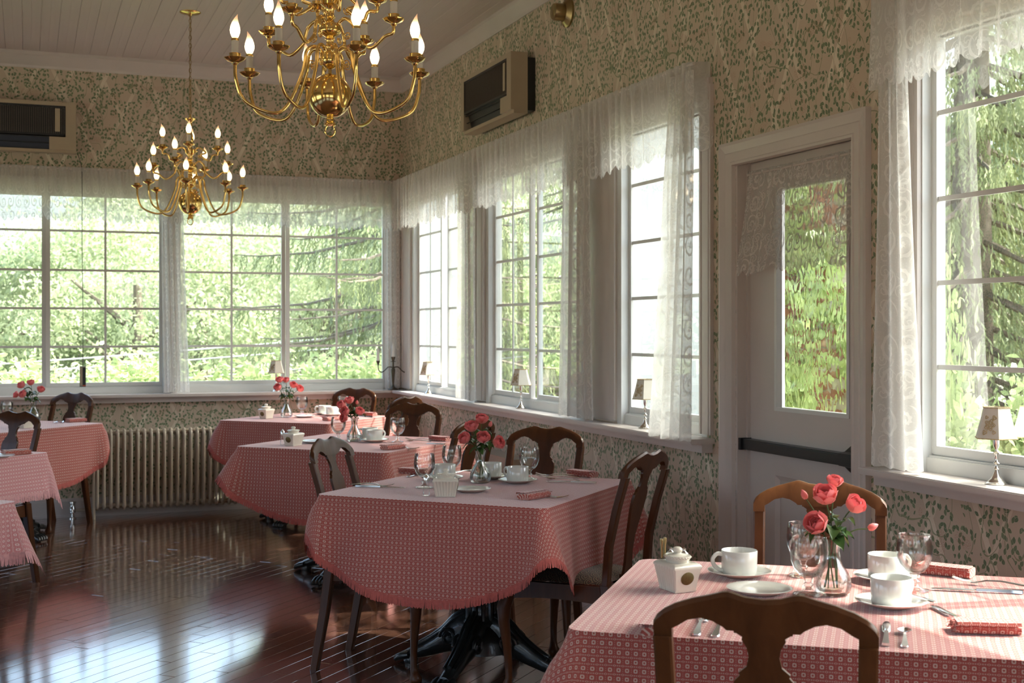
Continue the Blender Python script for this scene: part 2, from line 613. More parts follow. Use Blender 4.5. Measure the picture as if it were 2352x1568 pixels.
M = {}
M['trim'] = plain('white_trim_paint', (0.60, 0.545, 0.51), 0.34, var=0.05, scale=5, bump=0.02)
M['trim_back'] = M['trim']
M['ceil'] = plain('ceiling_paint', (0.60, 0.525, 0.49), 0.38, var=0.04, scale=4)
M['vinyl'] = plain('white_vinyl', (0.70, 0.71, 0.69), 0.32, var=0.03)
M['paper_x'] = mat_wallpaper('wallpaper_back', 0)
M['paper_y'] = mat_wallpaper('wallpaper_side', 1)
M['floor'] = mat_floor('floor_board_wood')
M['subfloor'] = plain('floor_joint_dust', (0.30, 0.22, 0.18), 0.6, var=0.25, scale=40)
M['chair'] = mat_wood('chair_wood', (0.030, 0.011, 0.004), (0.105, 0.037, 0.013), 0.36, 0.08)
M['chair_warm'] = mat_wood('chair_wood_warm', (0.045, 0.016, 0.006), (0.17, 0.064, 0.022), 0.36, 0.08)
M['seat'] = mat_tapestry('seat_tapestry')
M['cloth'] = mat_cloth('check_cloth', (0.41, 0.092, 0.075), (0.68, 0.54, 0.47))
M['cloth_pink'] = mat_cloth('check_cloth_faded', (0.62, 0.25, 0.26), (0.82, 0.68, 0.68))
M['fringe'] = plain('cloth_fringe', (0.50, 0.125, 0.105), 0.9, var=0.3, scale=90)
M['fringe_pink'] = plain('cloth_fringe_faded', (0.72, 0.38, 0.39), 0.9, var=0.3, scale=90)
M['iron'] = plain('black_cast_iron', (0.010, 0.012, 0.012), 0.30, metal=0.0, var=0.4, scale=30, bump=0.25, coat=0.3)
M['tabletop'] = mat_wood('table_wood', (0.05, 0.02, 0.01), (0.14, 0.06, 0.03))
M['brass'] = plain('polished_brass', (0.80, 0.56, 0.20), 0.14, metal=1.0, var=0.08, scale=25)
M['brass_dull'] = plain('antique_brass', (0.36, 0.26, 0.12), 0.35, metal=1.0, var=0.2, scale=30)
M['sleeve'] = plain('candle_sleeve', (0.62, 0.58, 0.52), 0.5, var=0.05)
M['bulb'] = mat_bulb('flame_bulb', (1, 0.7, 0.4), 3.2)
M['silver'] = plain('silver', (0.80, 0.77, 0.72), 0.20, metal=1.0, var=0.06, scale=30)
M['steel'] = plain('cutlery_steel', (0.72, 0.72, 0.72), 0.17, metal=1.0, var=0.05, scale=60)
M['porcelain'] = plain('white_porcelain', (0.74, 0.74, 0.69), 0.12, var=0.03, coat=0.4)
M['ceramic'] = plain('cream_ceramic', (0.76, 0.72, 0.62), 0.18, var=0.05, coat=0.3)
M['medal'] = plain('olive_medallion', (0.16, 0.12, 0.045), 0.4, metal=0.5, var=0.35, scale=220)
M['glass'] = mat_glassware('clear_glass')
M['water'] = mat_pane('water_surface', 0.10, (0.92, 0.95, 0.94))
M['pane'] = mat_pane('window_pane', 0.03)
M['doorglass'] = mat_textured_glass('rippled_glass')
M['lace'] = mat_lace('lace_valance', 0.58, 0.88, 1.15, fade=(0.14, 0.33))
M['lace_heavy'] = mat_lace('lace_panel', 0.76, 0.96, 1.0)
M['lace_door'] = mat_lace('lace_door', 0.52, 0.90, 1.3)
M['radiator'] = plain('radiator_paint', (0.50, 0.44, 0.35), 0.35, var=0.06)
M['dark'] = plain('black_plastic', (0.012, 0.012, 0.012), 0.35, var=0.2)
M['grille'] = plain('brown_grille', (0.070, 0.055, 0.042), 0.45, var=0.15)
M['beige'] = plain('beige_enamel', (0.42, 0.34, 0.235), 0.42, var=0.05)
M['grey'] = plain('grey_plastic', (0.23, 0.22, 0.20), 0.4, var=0.1)
M['pewter'] = plain('pewter', (0.10, 0.085, 0.062), 0.38, metal=0.9, var=0.25, scale=35)
M['candle'] = plain('candle_wax', (0.78, 0.77, 0.72), 0.4, var=0.04)
M['shade'] = plain('lamp_shade_silk', (0.74, 0.70, 0.60), 0.8, var=0.06, scale=40)
M['embroid'] = plain('shade_embroidery', (0.50, 0.38, 0.20), 0.8, var=0.4, scale=120, bump=0.5)
M['petal'] = None
M['stem'] = plain('rose_stem', (0.07, 0.13, 0.035), 0.5, var=0.3, scale=50)
M['roseleaf'] = mat_leaf('rose_leaf', (0.035, 0.085, 0.02), (0.10, 0.20, 0.05), 0.15, 0.35)
g_ = G('rose_petal')
gz = g_.n('SeparateXYZ', out=None, i0=g_.coord()).outputs[2]
gn = g_.n('TexNoise', Vector=g_.coord(), Scale=60.0, Detail=2.0)
gc = g_.ramp(g_.math('MULTIPLY_ADD', gn, 0.35, g_.math('MULTIPLY_ADD', gz, 18.0, 0.25)), [(0.0, (0.92, 0.60, 0.28)), (0.30, (0.93, 0.36, 0.30)), (1.0, (0.90, 0.20, 0.22))])
gp = g_.n('BsdfPrincipled', Base_Color=gc, Roughness=0.5, Sheen_Weight=0.3)
gt = g_.n('BsdfTranslucent', Color=gc)
M['petal'] = g_.done(g_.n('MixShader', i0=0.25, i1=gp, i2=gt))

# ------------------------------------------------------------------ the room
CEIL = 3.50
XL, YF = -7.6, -13.2          # unseen left wall and the wall behind the camera
WT = 0.10                     # wall thickness
WZ0, WZ1 = 0.95, 2.47         # window opening
SZ = 0.925                    # sill top

# floor: a slab of dusty joints, boards laid diagonally on it
fb = MB().box(XL, WT, YF, WT, -0.12, -0.004)
floor = struct(fb.build('floor', M['subfloor'], smooth=False))

unit = MB()
bv = 0.03
# unit board: bevelled top, 1 x 1 x 1 around the origin
for_top = [(-.5, -.5, 0), (.5, -.5, 0), (.5, .5, 0), (-.5, .5, 0),
           (-.5, -.5, .85), (.5, -.5, .85), (.5, .5, .85), (-.5, .5, .85),
           (-.4985, -.485, 1), (.4985, -.485, 1), (.4985, .485, 1), (-.4985, .485, 1)]
unit.add(for_top, [(0, 1, 5, 4), (1, 2, 6, 5), (2, 3, 7, 6), (3, 0, 4, 7),
                   (4, 5, 9, 8), (5, 6, 10, 9), (6, 7, 11, 10), (7, 4, 8, 11), (8, 9, 10, 11)])
board_me = unit.mesh('floor_board', smooth=False)
board_me.materials.append(M['floor'])
PW = 0.0812
e_al = Vector((math.cos(R(45)), math.sin(R(45)), 0))
e_ac = Vector((-math.sin(R(45)), math.cos(R(45)), 0))
boards = []
rb = random.Random(5)
fwd = Vector((math.sin(R(20.786)), math.cos(R(20.786)), 0))
rgt = Vector((fwd.y, -fwd.x, 0))
for i in range(-30, 235):
    w = -7.6 + (i - 0) * PW                     # across coordinate
    # the strip u*e_al + w*e_ac inside the room rectangle
    lo, hi = -1e9, 1e9
    for a, b, mn, mx in ((e_al.x, e_ac.x, XL, 0.0), (e_al.y, e_ac.y, YF, 0.0)):
        t0, t1 = (mn - w * b) / a, (mx - w * b) / a
        lo, hi = max(lo, t0), min(hi, t1)
    if hi - lo < 0.12:
        continue
    u = lo - rb.random() * 0.9
    while u < hi:
        L = rb.uniform(0.62, 1.5)
        a, b = max(u, lo), min(u + L, hi)
        u += L
        if b - a > 0.02:
            boards.append(((a + b) / 2, w, b - a))
scored = []
for um, w, L in boards:
    p = e_al * um + e_ac * w
    d = (p - CAM).dot(fwd)
    x = (p - CAM).dot(rgt)
    vis = 0
    if d > 3 and -0.42 < x / d < 0.10 and 1.42 / d < 0.30 and p.y < -0.1:
        vis = 1 / d
    scored.append((vis, um, w, L))
order = sorted(range(len(scored)), key=lambda k: -scored[k][0])
pick = set(k for k in order[:300] if scored[k][0] > 0)
rest = MB()
mrot = Matrix.Rotation(R(45), 4, 'Z')
for k, (vis, um, w, L) in enumerate(scored):
    p = e_al * um + e_ac * w
    if k in pick:
        link('floor_board', board_me, None, floor, (p.x, p.y, -0.004), (0, 0, R(45)), (L - 0.0014, PW - 0.0010, 0.004 + rb.uniform(-0.0003, 0.0003)))
    else:
        m = Matrix.Translation((p.x, p.y, -0.004)) @ mrot @ Matrix.Diagonal((L - 0.0014, PW - 0.0010, 0.004, 1))
        rest.add([m @ Vector(q) for q in for_top[4:]], [(0, 1, 5, 4), (1, 2, 6, 5), (2, 3, 7, 6), (3, 0, 4, 7), (4, 5, 6, 7)])
stuff(rest.build('floor_boards_beyond', M['floor'], floor, smooth=False))

# ceiling: tongue-and-groove boards running along the window wall
ceil = struct(MB().box(XL, WT, YF, WT, CEIL + 0.004, CEIL + 0.12).build('ceiling', M['ceil'], smooth=False))
cb = MB()
cpts = [(-.5, 0), (-.495, -.75), (-.465, -1), (-.02, -1), (-.008, -.86), (.008, -.86), (.02, -1), (.465, -1), (.495, -.75), (.5, 0)]
cb.ring_solid([[(x, y, z) for x, z in cpts] for y in (-.5, .5)])
cb_me = cb.mesh('ceiling_board', smooth=False)
cb_me.materials.append(M['ceil'])
CW = 0.118
xx = -CW / 2
while xx > XL:
    link('ceiling_board', cb_me, None, ceil, (xx, YF / 2, CEIL + 0.004), None, (CW - 0.0008, -YF, 0.0055))
    xx -= CW

# right wall (x = 0) with the long window opening, the door and the second window
D0, D1, DH = -6.215, -5.355, 2.165        # door opening
W1A, W1B = -5.10, -0.28                   # long window opening
W2A, W2B = -9.35, -6.56
wr = MB()
wr.box(0, WT, YF, W2A, 0, CEIL)
wr.box(0, WT, W2A, W2B, 0, SZ - 0.03)
wr.box(0, WT, W2A, W2B, WZ1, CEIL)
wr.box(0, WT, W2B, D0, 0, CEIL)
wr.box(0, WT, D0, D1, DH, CEIL)
wr.box(0, WT, D1, W1A, 0, CEIL)
wr.box(0, WT, W1A, W1B, 0, SZ - 0.03)
wr.box(0, WT, W1A, W1B, WZ1, CEIL)
wr.box(0, WT, W1B, WT, 0, CEIL)
struct(wr.build('wall_right', M['paper_y'], smooth=False))
# back wall (y = 0)
B1A, B1B = -4.75, -0.09
wb = MB()
wb.box(XL, B1A, 0, WT, 0, CEIL)
wb.box(B1A, B1B, 0, WT, 0, SZ - 0.03)
wb.box(B1A, B1B, 0, WT, WZ1, CEIL)
wb.box(B1B, 0, 0, WT, 0, CEIL)
struct(wb.build('wall_back', M['paper_x'], smooth=False))
# unseen walls with their own window bands
wl = MB()
for a, b in ((YF, YF + 1.2), (-9.9, -8.9), (-5.9, -4.9), (-1.6, WT)):
    wl.box(XL - WT, XL, a, b, 0, CEIL)
wl.box(XL - WT, XL, YF, 0, 0, 0.60)
wl.box(XL - WT, XL, YF, 0, 2.40, CEIL)
struct(wl.build('wall_left', M['paper_y'], smooth=False))
wf = MB()
for a, b in ((XL, XL + 1.0), (-4.6, -3.6), (-1.0, 0)):
    wf.box(a, b, YF - WT, YF, 0, CEIL)
wf.box(XL, 0, YF - WT, YF, 0, 0.60)
wf.box(XL, 0, YF - WT, YF, 2.40, CEIL)
struct(wf.build('wall_front', M['paper_x'], smooth=False))

# crown moulding and baseboards
def crown(name, p0, p1, inward):
    prof = [(0, 0), (0.012, 0), (0.016, 0.018), (0.03, 0.03), (0.055, 0.05), (0.075, 0.078), (0.09, 0.085), (0.09, 0.112), (0, 0.112)]
    secs = []
    for p in (p0, p1):
        secs.append([(p[0] + inward[0] * a, p[1] + inward[1] * a, CEIL - 0.112 + z) for a, z in prof])
    return struct(MB().ring_solid(secs).build(name, M['trim'], angle=30))
crown('trim_1', (XL, 0), (0, 0), (0, -1))
crown('trim_2', (0, 0), (0, YF), (-0.55, 0))
def baseb(name, x0, x1, y0, y1, ax):
    b = MB()
    if ax == 'x':
        b.box(x0, x1, y0, y1, 0, 0.12)
        b.box(x0, x1, y0 + 0.008, y1, 0.12, 0.14)
        b.box(x0, x1, y0 - 0.012, y1, 0, 0.018)
    else:
        b.box(x0, x1, y0, y1, 0, 0.12)
        b.box(x0 + 0.008, x1, y0, y1, 0.12, 0.14)
        b.box(x0 - 0.012, x1, y0, y1, 0, 0.018)
    return struct(b.build(name, M['trim'], smooth=False))
baseb('baseboard_back', XL, 0, -0.02, 0, 'x')
baseb('baseboard_right', -0.02, 0, -5.25, -0.02, 'y')
baseb('baseboard_front', -0.02, 0, YF, -6.33, 'y')

# ---- windows
ROWS = [2.175, 1.875, 1.583, 1.290]
GZ0, GZ1 = 1.015, 2.44
def to_right(p):      # (along, depth, z): along = y, depth outward
    return (p[1], p[0], p[2])
def to_back(p):
    return (p[0], p[1], p[2])
def wbox(mb, tr, a0, a1, d0, d1, z0, z1):
    vs = [tr((a, d, z)) for a in (a0, a1) for d in (d0, d1) for z in (z0, z1)]
    mb.add(vs, [(0, 1, 3, 2), (4, 6, 7, 5), (0, 4, 5, 1), (2, 3, 7, 6), (0, 2, 6, 4), (1, 5, 7, 3)])
def window(n, tr, a0, a1, sashes, cols=2):
    """vinyl slider: outer frame, sashes with stiles and rails, one pane each, applied muntins"""
    root = bpy.data.objects.new('window_%d' % n, None)
    C.objects.link(root)
    struct(root)
    fr = MB()
    for (p, q) in ((a0 - 0.05, a0), (a1, a1 + 0.05)):
        wbox(fr, tr, p, q, 0.001, 0.099, SZ - 0.03, WZ1)
    wbox(fr, tr, a0 - 0.05, a1 + 0.05, 0.02, 0.10, WZ1 - 0.03, WZ1 + 0.0)
    wbox(fr, tr, a0 - 0.05, a1 + 0.05, 0.02, 0.10, SZ - 0.04, WZ0 + 0.025)
    wbox(fr, tr, a0, a1, 0.045, 0.10, WZ0 + 0.025, GZ0 - 0.028)
    wbox(fr, tr, a0 - 0.05, a1 + 0.05, 0.028, 0.036, WZ0 + 0.02, WZ0 + 0.032)
    fr.build('window_frame', M['vinyl'], root, smooth=False)
    for k, (s0, s1, dep) in enumerate(sashes):
        sm = MB()
        st = 0.030
        d0, d1 = dep - 0.014, dep + 0.016
        wbox(sm, tr, s0 - st, s0, d0, d1, GZ0 - 0.03, GZ1 + 0.03)
        wbox(sm, tr, s1, s1 + st, d0, d1, GZ0 - 0.03, GZ1 + 0.03)
        wbox(sm, tr, s0, s1, d0, d1, GZ0 - 0.03, GZ0)
        wbox(sm, tr, s0, s1, d0, d1, GZ1, GZ1 + 0.03)
        sash = sm.build('sash', M['vinyl'], root, smooth=False)
        pm = MB()
        wbox(pm, tr, s0 - 0.004, s1 + 0.004, dep - 0.001, dep + 0.001, GZ0 - 0.004, GZ1 + 0.004)
        pm.build('pane', M['pane'], sash, smooth=False)
        hw = 0.0085
        for c in range(1, cols):
            mm = MB()
            x = s0 + (s1 - s0) * c / cols
            wbox(mm, tr, x - hw, x + hw, dep - 0.009, dep - 0.0015, GZ0, GZ1)
            mm.build('muntin', M['vinyl'], sash, smooth=False)
        for z in ROWS:
            mm = MB()
            wbox(mm, tr, s0, s1, dep - 0.0085, dep - 0.0018, z - hw, z + hw)
            mm.build('muntin', M['vinyl'], sash, smooth=False)
    return root
window(1, to_back, -3.60, -1.93, [(-3.57, -2.815, 0.075), (-2.755, -1.955, 0.055)])
window(2, to_back, -1.82, -0.135, [(-1.79, -0.995, 0.075), (-0.932, -0.158, 0.055)])
window(3, to_right, -1.83, -0.33, [(-0.925, -0.36, 0.055), (-1.80, -1.06, 0.075)])
window(4, to_right, -3.66, -2.12, [(-2.77, -2.155, 0.055), (-3.63, -2.88, 0.075)])
window(5, to_right, -5.05, -4.19, [(-5.02, -4.215, 0.06)])
window(6, to_right, -9.30, -6.61, [(-7.93, -6.635, 0.055), (-9.27, -8.0, 0.075)])
window(7, to_back, -4.70, -3.70, [(-4.67, -3.75, 0.06)])

# wooden casings between and around the units (moulded boards)
def casing(name, tr, a0, a1, z0, z1, d=0.0, sign=-1):
    """vertical moulded board; a ridged profile"""
    w = a1 - a0
    prof = [(0, 0), (0, 0.018), (0.12, 0.018), (0.14, 0.012), (0.22, 0.012), (0.25, 0.016), (0.75, 0.016), (0.78, 0.012), (0.86, 0.012), (0.88, 0.018), (1, 0.018), (1, 0)]
    secs = [[tr((a0 + w * t, d + sign * h, z)) for t, h in prof] for z in (z0, z1)]
    return struct(MB().ring_solid(secs).build(name, M['trim'], angle=20))
n_tr = 3
for a0, a1 in ((-2.07, -1.88), (-4.14, -3.71), (-5.16, -5.055), (-0.28, -0.022)):
    casing('trim_%d' % n_tr, to_right, a0, a1, WZ0 - 0.01, WZ1 + 0.07)
    # wall core behind the casing, between two units
    n_tr += 1
core = MB()
for a0, a1 in ((-2.07, -1.88), (-4.14, -3.71)):
    core.box(0.0, WT, a0, a1, WZ0 - 0.02, WZ1)
struct(core.build('trim_%d' % n_tr, M['trim'], smooth=False)); n_tr += 1
for a0, a1 in ((-1.87, -1.88 + 0.13 + 0.0), (-0.085, -0.005)):
    pass
casing('trim_%d' % n_tr, to_back, -1.925, -1.825, WZ0 - 0.01, WZ1 + 0.07); n_tr += 1
casing('trim_%d' % n_tr, to_back, -0.085, -0.02, WZ0 - 0.01, WZ1 + 0.07); n_tr += 1
casing('trim_%d' % n_tr, to_back, -3.69, -3.61, WZ0 - 0.01, WZ1 + 0.07); n_tr += 1
casing('trim_%d' % n_tr, to_right, -6.605, -6.50, WZ0 - 0.01, WZ1 + 0.12); n_tr += 1
core = MB()
core.box(-1.925, -1.825, 0, WT, WZ0 - 0.02, WZ1)
core.box(-3.69, -3.61, 0, WT, WZ0 - 0.02, WZ1)
struct(core.build('trim_%d' % n_tr, M['trim'], smooth=False)); n_tr += 1
# head boards over the windows (seen through the lace)
hb = MB()
hb.box(-0.021, 0.0, -5.15, -0.03, WZ1, WZ1 + 0.1)
hb.box(-0.021, 0.0, -9.4, -6.51, WZ1, WZ1 + 0.13)
struct(hb.build('trim_%d' % n_tr, M['trim'], smooth=False)); n_tr += 1
struct(MB().box(-4.75, -0.02, -0.02, 0, WZ1, WZ1 + 0.1).build('trim_%d' % n_tr, M['trim'], smooth=False)); n_tr += 1

# sills with aprons
def sill_right(name, a0, a1):
    s = MB()
    s.box(-0.12, 0.03, a0, a1, SZ - 0.024, SZ)
    s.box(-0.124, -0.12, a0, a1, SZ - 0.020, SZ - 0.004)
    o = struct(s.build(name, M['trim'], smooth=False))
    a = MB()
    a.box(-0.055, 0.0, a0 + 0.02, a1, SZ - 0.066, SZ - 0.024)
    a.build('apron', M['trim'], o, smooth=False)
    return o
sill_right('trim_%d' % n_tr, -5.17, -0.0); n_tr += 1
sill_right('trim_%d' % n_tr, -9.4, -6.41); n_tr += 1
s = MB()
s.box(-4.8, -0.12, -0.12, 0.03, SZ - 0.024, SZ)
s.box(-4.8, -0.12, -0.124, -0.12, SZ - 0.020, SZ - 0.004)
o = struct(s.build('trim_%d' % n_tr, M['trim'], smooth=False)); n_tr += 1
MB().box(-4.8, -0.055, -0.055, 0.0, SZ - 0.066, SZ - 0.024).build('apron', M['trim'], o, smooth=False)

# ---- the door
door = bpy.data.objects.new('door_1', None)
C.objects.link(door)
struct(door)
prof = [(0, 0), (0, 0.026), (0.014, 0.028), (0.03, 0.022), (0.045, 0.018), (0.05, 0.021), (0.085, 0.016), (0.09, 0.02), (0.1, 0.018), (0.105, 0.0)]
fr = MB()
def mitred(y_out0, y_out1, z_top):
    # left leg, head, right leg as one swept U with mitred corners
    path = [(y_out1, 0.0, (-1, 0)), (y_out1, z_top, (-1, -1)), (y_out0, z_top, (1, -1)), (y_out0, 0.0, (1, 0))]
    secs = []
    for y, z, (iy, iz) in path:
        secs.append([(-h, y + iy * t, z + iz * t) for t, h in prof])
    return secs
fr.ring_solid(mitred(-6.322, -5.248, 2.246))
fr.build('door_casing', M['trim'], door, angle=20)
jb = MB()
jb.box(0, WT, D1 - 0.012, D1, 0, DH)
jb.box(0, WT, D0, D0 + 0.012, 0, DH)
jb.box(0, WT, D0, D1, DH - 0.012, DH)
jb.box(0.045, 0.06, D1 - 0.022, D1 - 0.012, 0, DH)
jb.build('door_jamb', M['trim'], door, smooth=False)
sl = MB()
DX0, DX1 = 0.06, 0.10
dy0, dy1 = D0 + 0.014, D1 - 0.014
gy0, gy1 = -6.105, -5.575                # glazed opening
gz0, gz1 = 1.075, 2.03
sl.box(DX0, DX1, dy0, gy0, 0.01, DH - 0.014)
sl.box(DX0, DX1, gy1, dy1, 0.01, DH - 0.014)
sl.box(DX0, DX1, gy0, gy1, gz1, DH - 0.014)
sl.box(DX0, DX1, gy0, gy1, 0.80, gz0)
sl.box(DX0, DX1, gy0, gy1, 0.01, 0.22)
mid = (gy0 + gy1) / 2
sl.box(DX0, DX1, mid - 0.055, mid + 0.055, 0.22, 0.80)
slab = sl.build('door_slab', M['trim'], door, smooth=False)
for a, b in ((gy0, mid - 0.055), (mid + 0.055, gy1)):
    pn = MB()
    pn.box(DX0 + 0.014, DX1, a, b, 0.22, 0.80)
    # bevelled raised field
    o_ = [(a, 0.22), (b, 0.22), (b, 0.80), (a, 0.80)]
    i_ = [(a + 0.02, 0.24), (b - 0.02, 0.24), (b - 0.02, 0.78), (a + 0.02, 0.78)]
    pn.add([(DX0 + 0.001, y, z) for y, z in o_] + [(DX0 + 0.013, y, z) for y, z in i_],
           [(0, 4, 5, 1), (1, 5, 6, 2), (2, 6, 7, 3), (3, 7, 4, 0)])
    pn.build('door_panel', M['trim'], door, smooth=False)
bd = MB()
for (a, b, c_, d_) in ((gy0, gy1, gz0, gz0 + 0.016), (gy0, gy1, gz1 - 0.016, gz1), (gy0, gy0 + 0.016, gz0 + 0.016, gz1 - 0.016), (gy1 - 0.016, gy1, gz0 + 0.016, gz1 - 0.016)):
    bd.box(DX0 - 0.004, DX1, a, b, c_, d_)
bd.build('glazing_bead', M['vinyl'], door, smooth=False)
MB().box(0.082, 0.086, gy0 + 0.01, gy1 - 0.01, gz0 + 0.01, gz1 - 0.01).build('pane', M['doorglass'], door, smooth=False)
# push bar
pb = thing('push_bar', 'long black panic push bar across the white door', 'push bar', (0.06, -5.77, 0.92))
m = MB()
m.box(-0.045, 0.0, -0.36, 0.40, -0.024, 0.022)
m.box(-0.052, -0.045, -0.34, 0.18, -0.012, 0.016)
m.build('bar_housing', M['dark'], pb, smooth=False)
m = MB()
m.box(-0.055, 0.0, 0.385, 0.405, -0.027, 0.025)
m.build('end_cap', M['dark'], pb, smooth=False)
m = MB()
secs = []
for x, h, a, b in ((0.0, 0.058, -0.43, -0.36), (-0.012, 0.052, -0.43, -0.36), (-0.03, 0.03, -0.425, -0.345), (-0.055, 0.024, -0.42, -0.34)):
    secs.append([(x, a, -h), (x, b, -h), (x, b, h), (x, a, h)])
m.ring_solid(secs)
m.build('latch_cover', M['dark'], pb, smooth=False)

# ------------------------------------------------------------------ lace curtains
def drape(name, tr, top, bot, z1, z0, depth, amp, pleats, mat, scallop=0.010, period=0.075, fullness=1.7,
          rows=16, seed=1, bot_depth=None, ends=None, waist=None, header=0.03, parent=None):
    """hanging pleated lace; top/bot = (a0, a1) along the wall, depth = distance into the room"""
    rr = random.Random(seed)
    ph = [rr.uniform(0, 6.28) for _ in range(4)]
    n = int(pleats * 12)
    cols = [i / n for i in range(n + 1)]
    wob = [0.0]
    def pl(t):
        q = t * pleats * 2 * PI
        q += 1.1 * math.sin(t * pleats * 1.7 + ph[0]) + 0.8 * math.sin(t * pleats * 0.63 + ph[1])
        k = 0.65 + 0.35 * math.sin(t * pleats * 0.9 + ph[2])
        return math.sin(q) * k
    verts, uvs, faces = [], [], []
    arc = abs(top[1] - top[0]) * fullness
    bd = depth if bot_depth is None else bot_depth
    for j in range(rows + 1):
        s = j / rows
        for i, t in enumerate(cols):
            k = s
            a_top = top[0] + (top[1] - top[0]) * t
            a_bot = bot[0] + (bot[1] - bot[0]) * t
            a = a_top + (a_bot - a_top) * (s ** 1.2)
            if waist:
                wz, wa, wb, wk = waist
                f = math.exp(-((s - wz) / wk) ** 2)
                a = a * (1 - f) + (wa + (wb - wa) * t) * f
            g = 0.32 if s < header else 0.32 + 0.68 * smoothstep(0, 0.35, s)
            fine = 0.35 * math.sin(t * pleats * 2 * PI * 2.7 + ph[3]) * (1 - smoothstep(0.05, 0.5, s))
            dd = depth + (bd - depth) * (s ** 1.3) + amp * (pl(t) * g + fine)
            if ends:
                dd = dd * (1 - math.exp(-((t - 0.0) / ends[0]) ** 2) * (1 if ends[0] > 0 else 0)) if ends[0] else dd
                if ends[1]:
                    dd = dd * (1 - 0.92 * math.exp(-((1 - t) / ends[1]) ** 2))
            u = arc * t
            low = z0 + scallop * (1 - 2 * abs(math.sin(PI * u / period))) + scallop * 0.8 * math.sin(t * pleats * 1.3 + ph[1])
            z = z1 + (low - z1) * s
            verts.append(tr((a, -dd, z)))
            uvs.append((u + 0.37 * seed, (z1 - z)))
    w = n + 1
    for j in range(rows):
        for i in range(n):
            faces.append((j * w + i, j * w + i + 1, (j + 1) * w + i + 1, (j + 1) * w + i))
    b = MB()
    b.add(verts, faces)
    return b.build(name, mat, parent, angle=180, uvs=uvs)

def rod(tr, a0, a1, d, z, parent, r=0.008):
    return MB().tube([tr((a0, -d, z)), tr((a1, -d, z))], r, 8).build('curtain_rod', M['trim'], parent)

v = tag(drape('lace_valance', to_back, (-4.7, -0.09), (-4.7, -0.09), 2.645, 2.255, 0.095, 0.021, 52, M['lace'], seed=2, fullness=2.0, scallop=0.016, period=0.10),
        'sheer white lace valance gathered across the back wall windows', 'valance')
v.name = 'lace_valance'
rod(to_back, -4.72, -0.05, 0.085, 2.632, v)
v = tag(drape('lace_valance', to_right, (-0.09, -5.14), (-0.09, -5.17), 2.645, 2.24, 0.095, 0.021, 56, M['lace'], seed=3, fullness=2.0, scallop=0.015, period=0.10, ends=(0, 0.006)),
        'long lace valance over the three side wall windows beside the door', 'valance')
rod(to_right, -5.13, -0.05, 0.085, 2.632, v)
v = tag(drape('lace_valance', to_right, (-6.42, -9.4), (-6.40, -9.4), 2.70, 2.285, 0.105, 0.022, 30, M['lace'], seed=4, fullness=2.0, ends=(0.006, 0), scallop=0.014, period=0.10),
        'large-figured lace valance over the window right of the door', 'valance')
rod(to_right, -9.4, -6.44, 0.095, 2.685, v)
v = tag(drape('lace_curtain', to_back, (-1.955, -1.79), (-1.93, -1.735), 2.60, SZ + 0.012, 0.075, 0.017, 4, M['lace_heavy'], seed=5, rows=30, scallop=0.003, fullness=3.0),
        'narrow white lace curtain between the two back wall windows', 'curtain')
v = tag(drape('lace_curtain', to_back, (-0.165, -0.035), (-0.155, -0.03), 2.60, SZ + 0.012, 0.036, 0.010, 3.5, M['lace_heavy'], seed=6, rows=30, scallop=0.003, fullness=3.0),
        'gathered lace curtain hanging behind the candelabrum in the corner', 'curtain')
v = tag(drape('lace_curtain', to_right, (-1.72, -2.02), (-1.66, -2.07), 2.60, SZ + 0.012, 0.075, 0.02, 4, M['lace_heavy'], seed=7, rows=30, scallop=0.003, fullness=2.6),
        'lace curtain hanging straight between the first and second side windows', 'curtain')
v = tag(drape('lace_curtain', to_right, (-3.66, -3.98), (-3.585, -4.04), 2.60, SZ + 0.012, 0.085, 0.024, 4, M['lace_heavy'], seed=8, rows=30, scallop=0.003, fullness=2.6),
        'lace curtain flaring beside the fluted post between second and third side windows', 'curtain')
v = tag(drape('lace_curtain', to_right, (-4.94, -5.14), (-4.80, -5.185), 2.60, SZ - 0.01, 0.10, 0.022, 4, M['lace_heavy'], seed=9, rows=30, scallop=0.003, fullness=2.6, bot_depth=0.135),
        'lace curtain at the end of the sill near the door casing', 'curtain')
v = tag(drape('lace_curtain', to_right, (-6.50, -6.62), (-6.44, -6.73), 2.66, SZ + 0.012, 0.09, 0.024, 3, M['lace_heavy'], seed=10, rows=34, scallop=0.004, fullness=2.6),
        'scroll-patterned lace curtain right of the door, hanging onto the window sill', 'curtain')
v = tag(drape('door_lace', to_right, (-5.39, -6.19), (-5.375, -6.195), 2.115, 1.675, -0.045, 0.012, 10, M['lace_door'], seed=11, rows=18, scallop=0.014, period=0.10, fullness=1.8, bot_depth=0.012),
        'short scalloped lace curtain gathered over the door glass', 'curtain')
rod(to_right, -6.2, -5.38, -0.045, 2.10, v, 0.006)

# ------------------------------------------------------------------ chairs
def chair_y(z):
    """rake of the chair back: local y of the back's centre plane at height z"""
    return interp([(0.0, -0.075), (0.25, -0.028), (0.45, 0.0), (0.6, -0.012), (0.75, -0.048), (0.88, -0.088), (0.96, -0.112)], z)

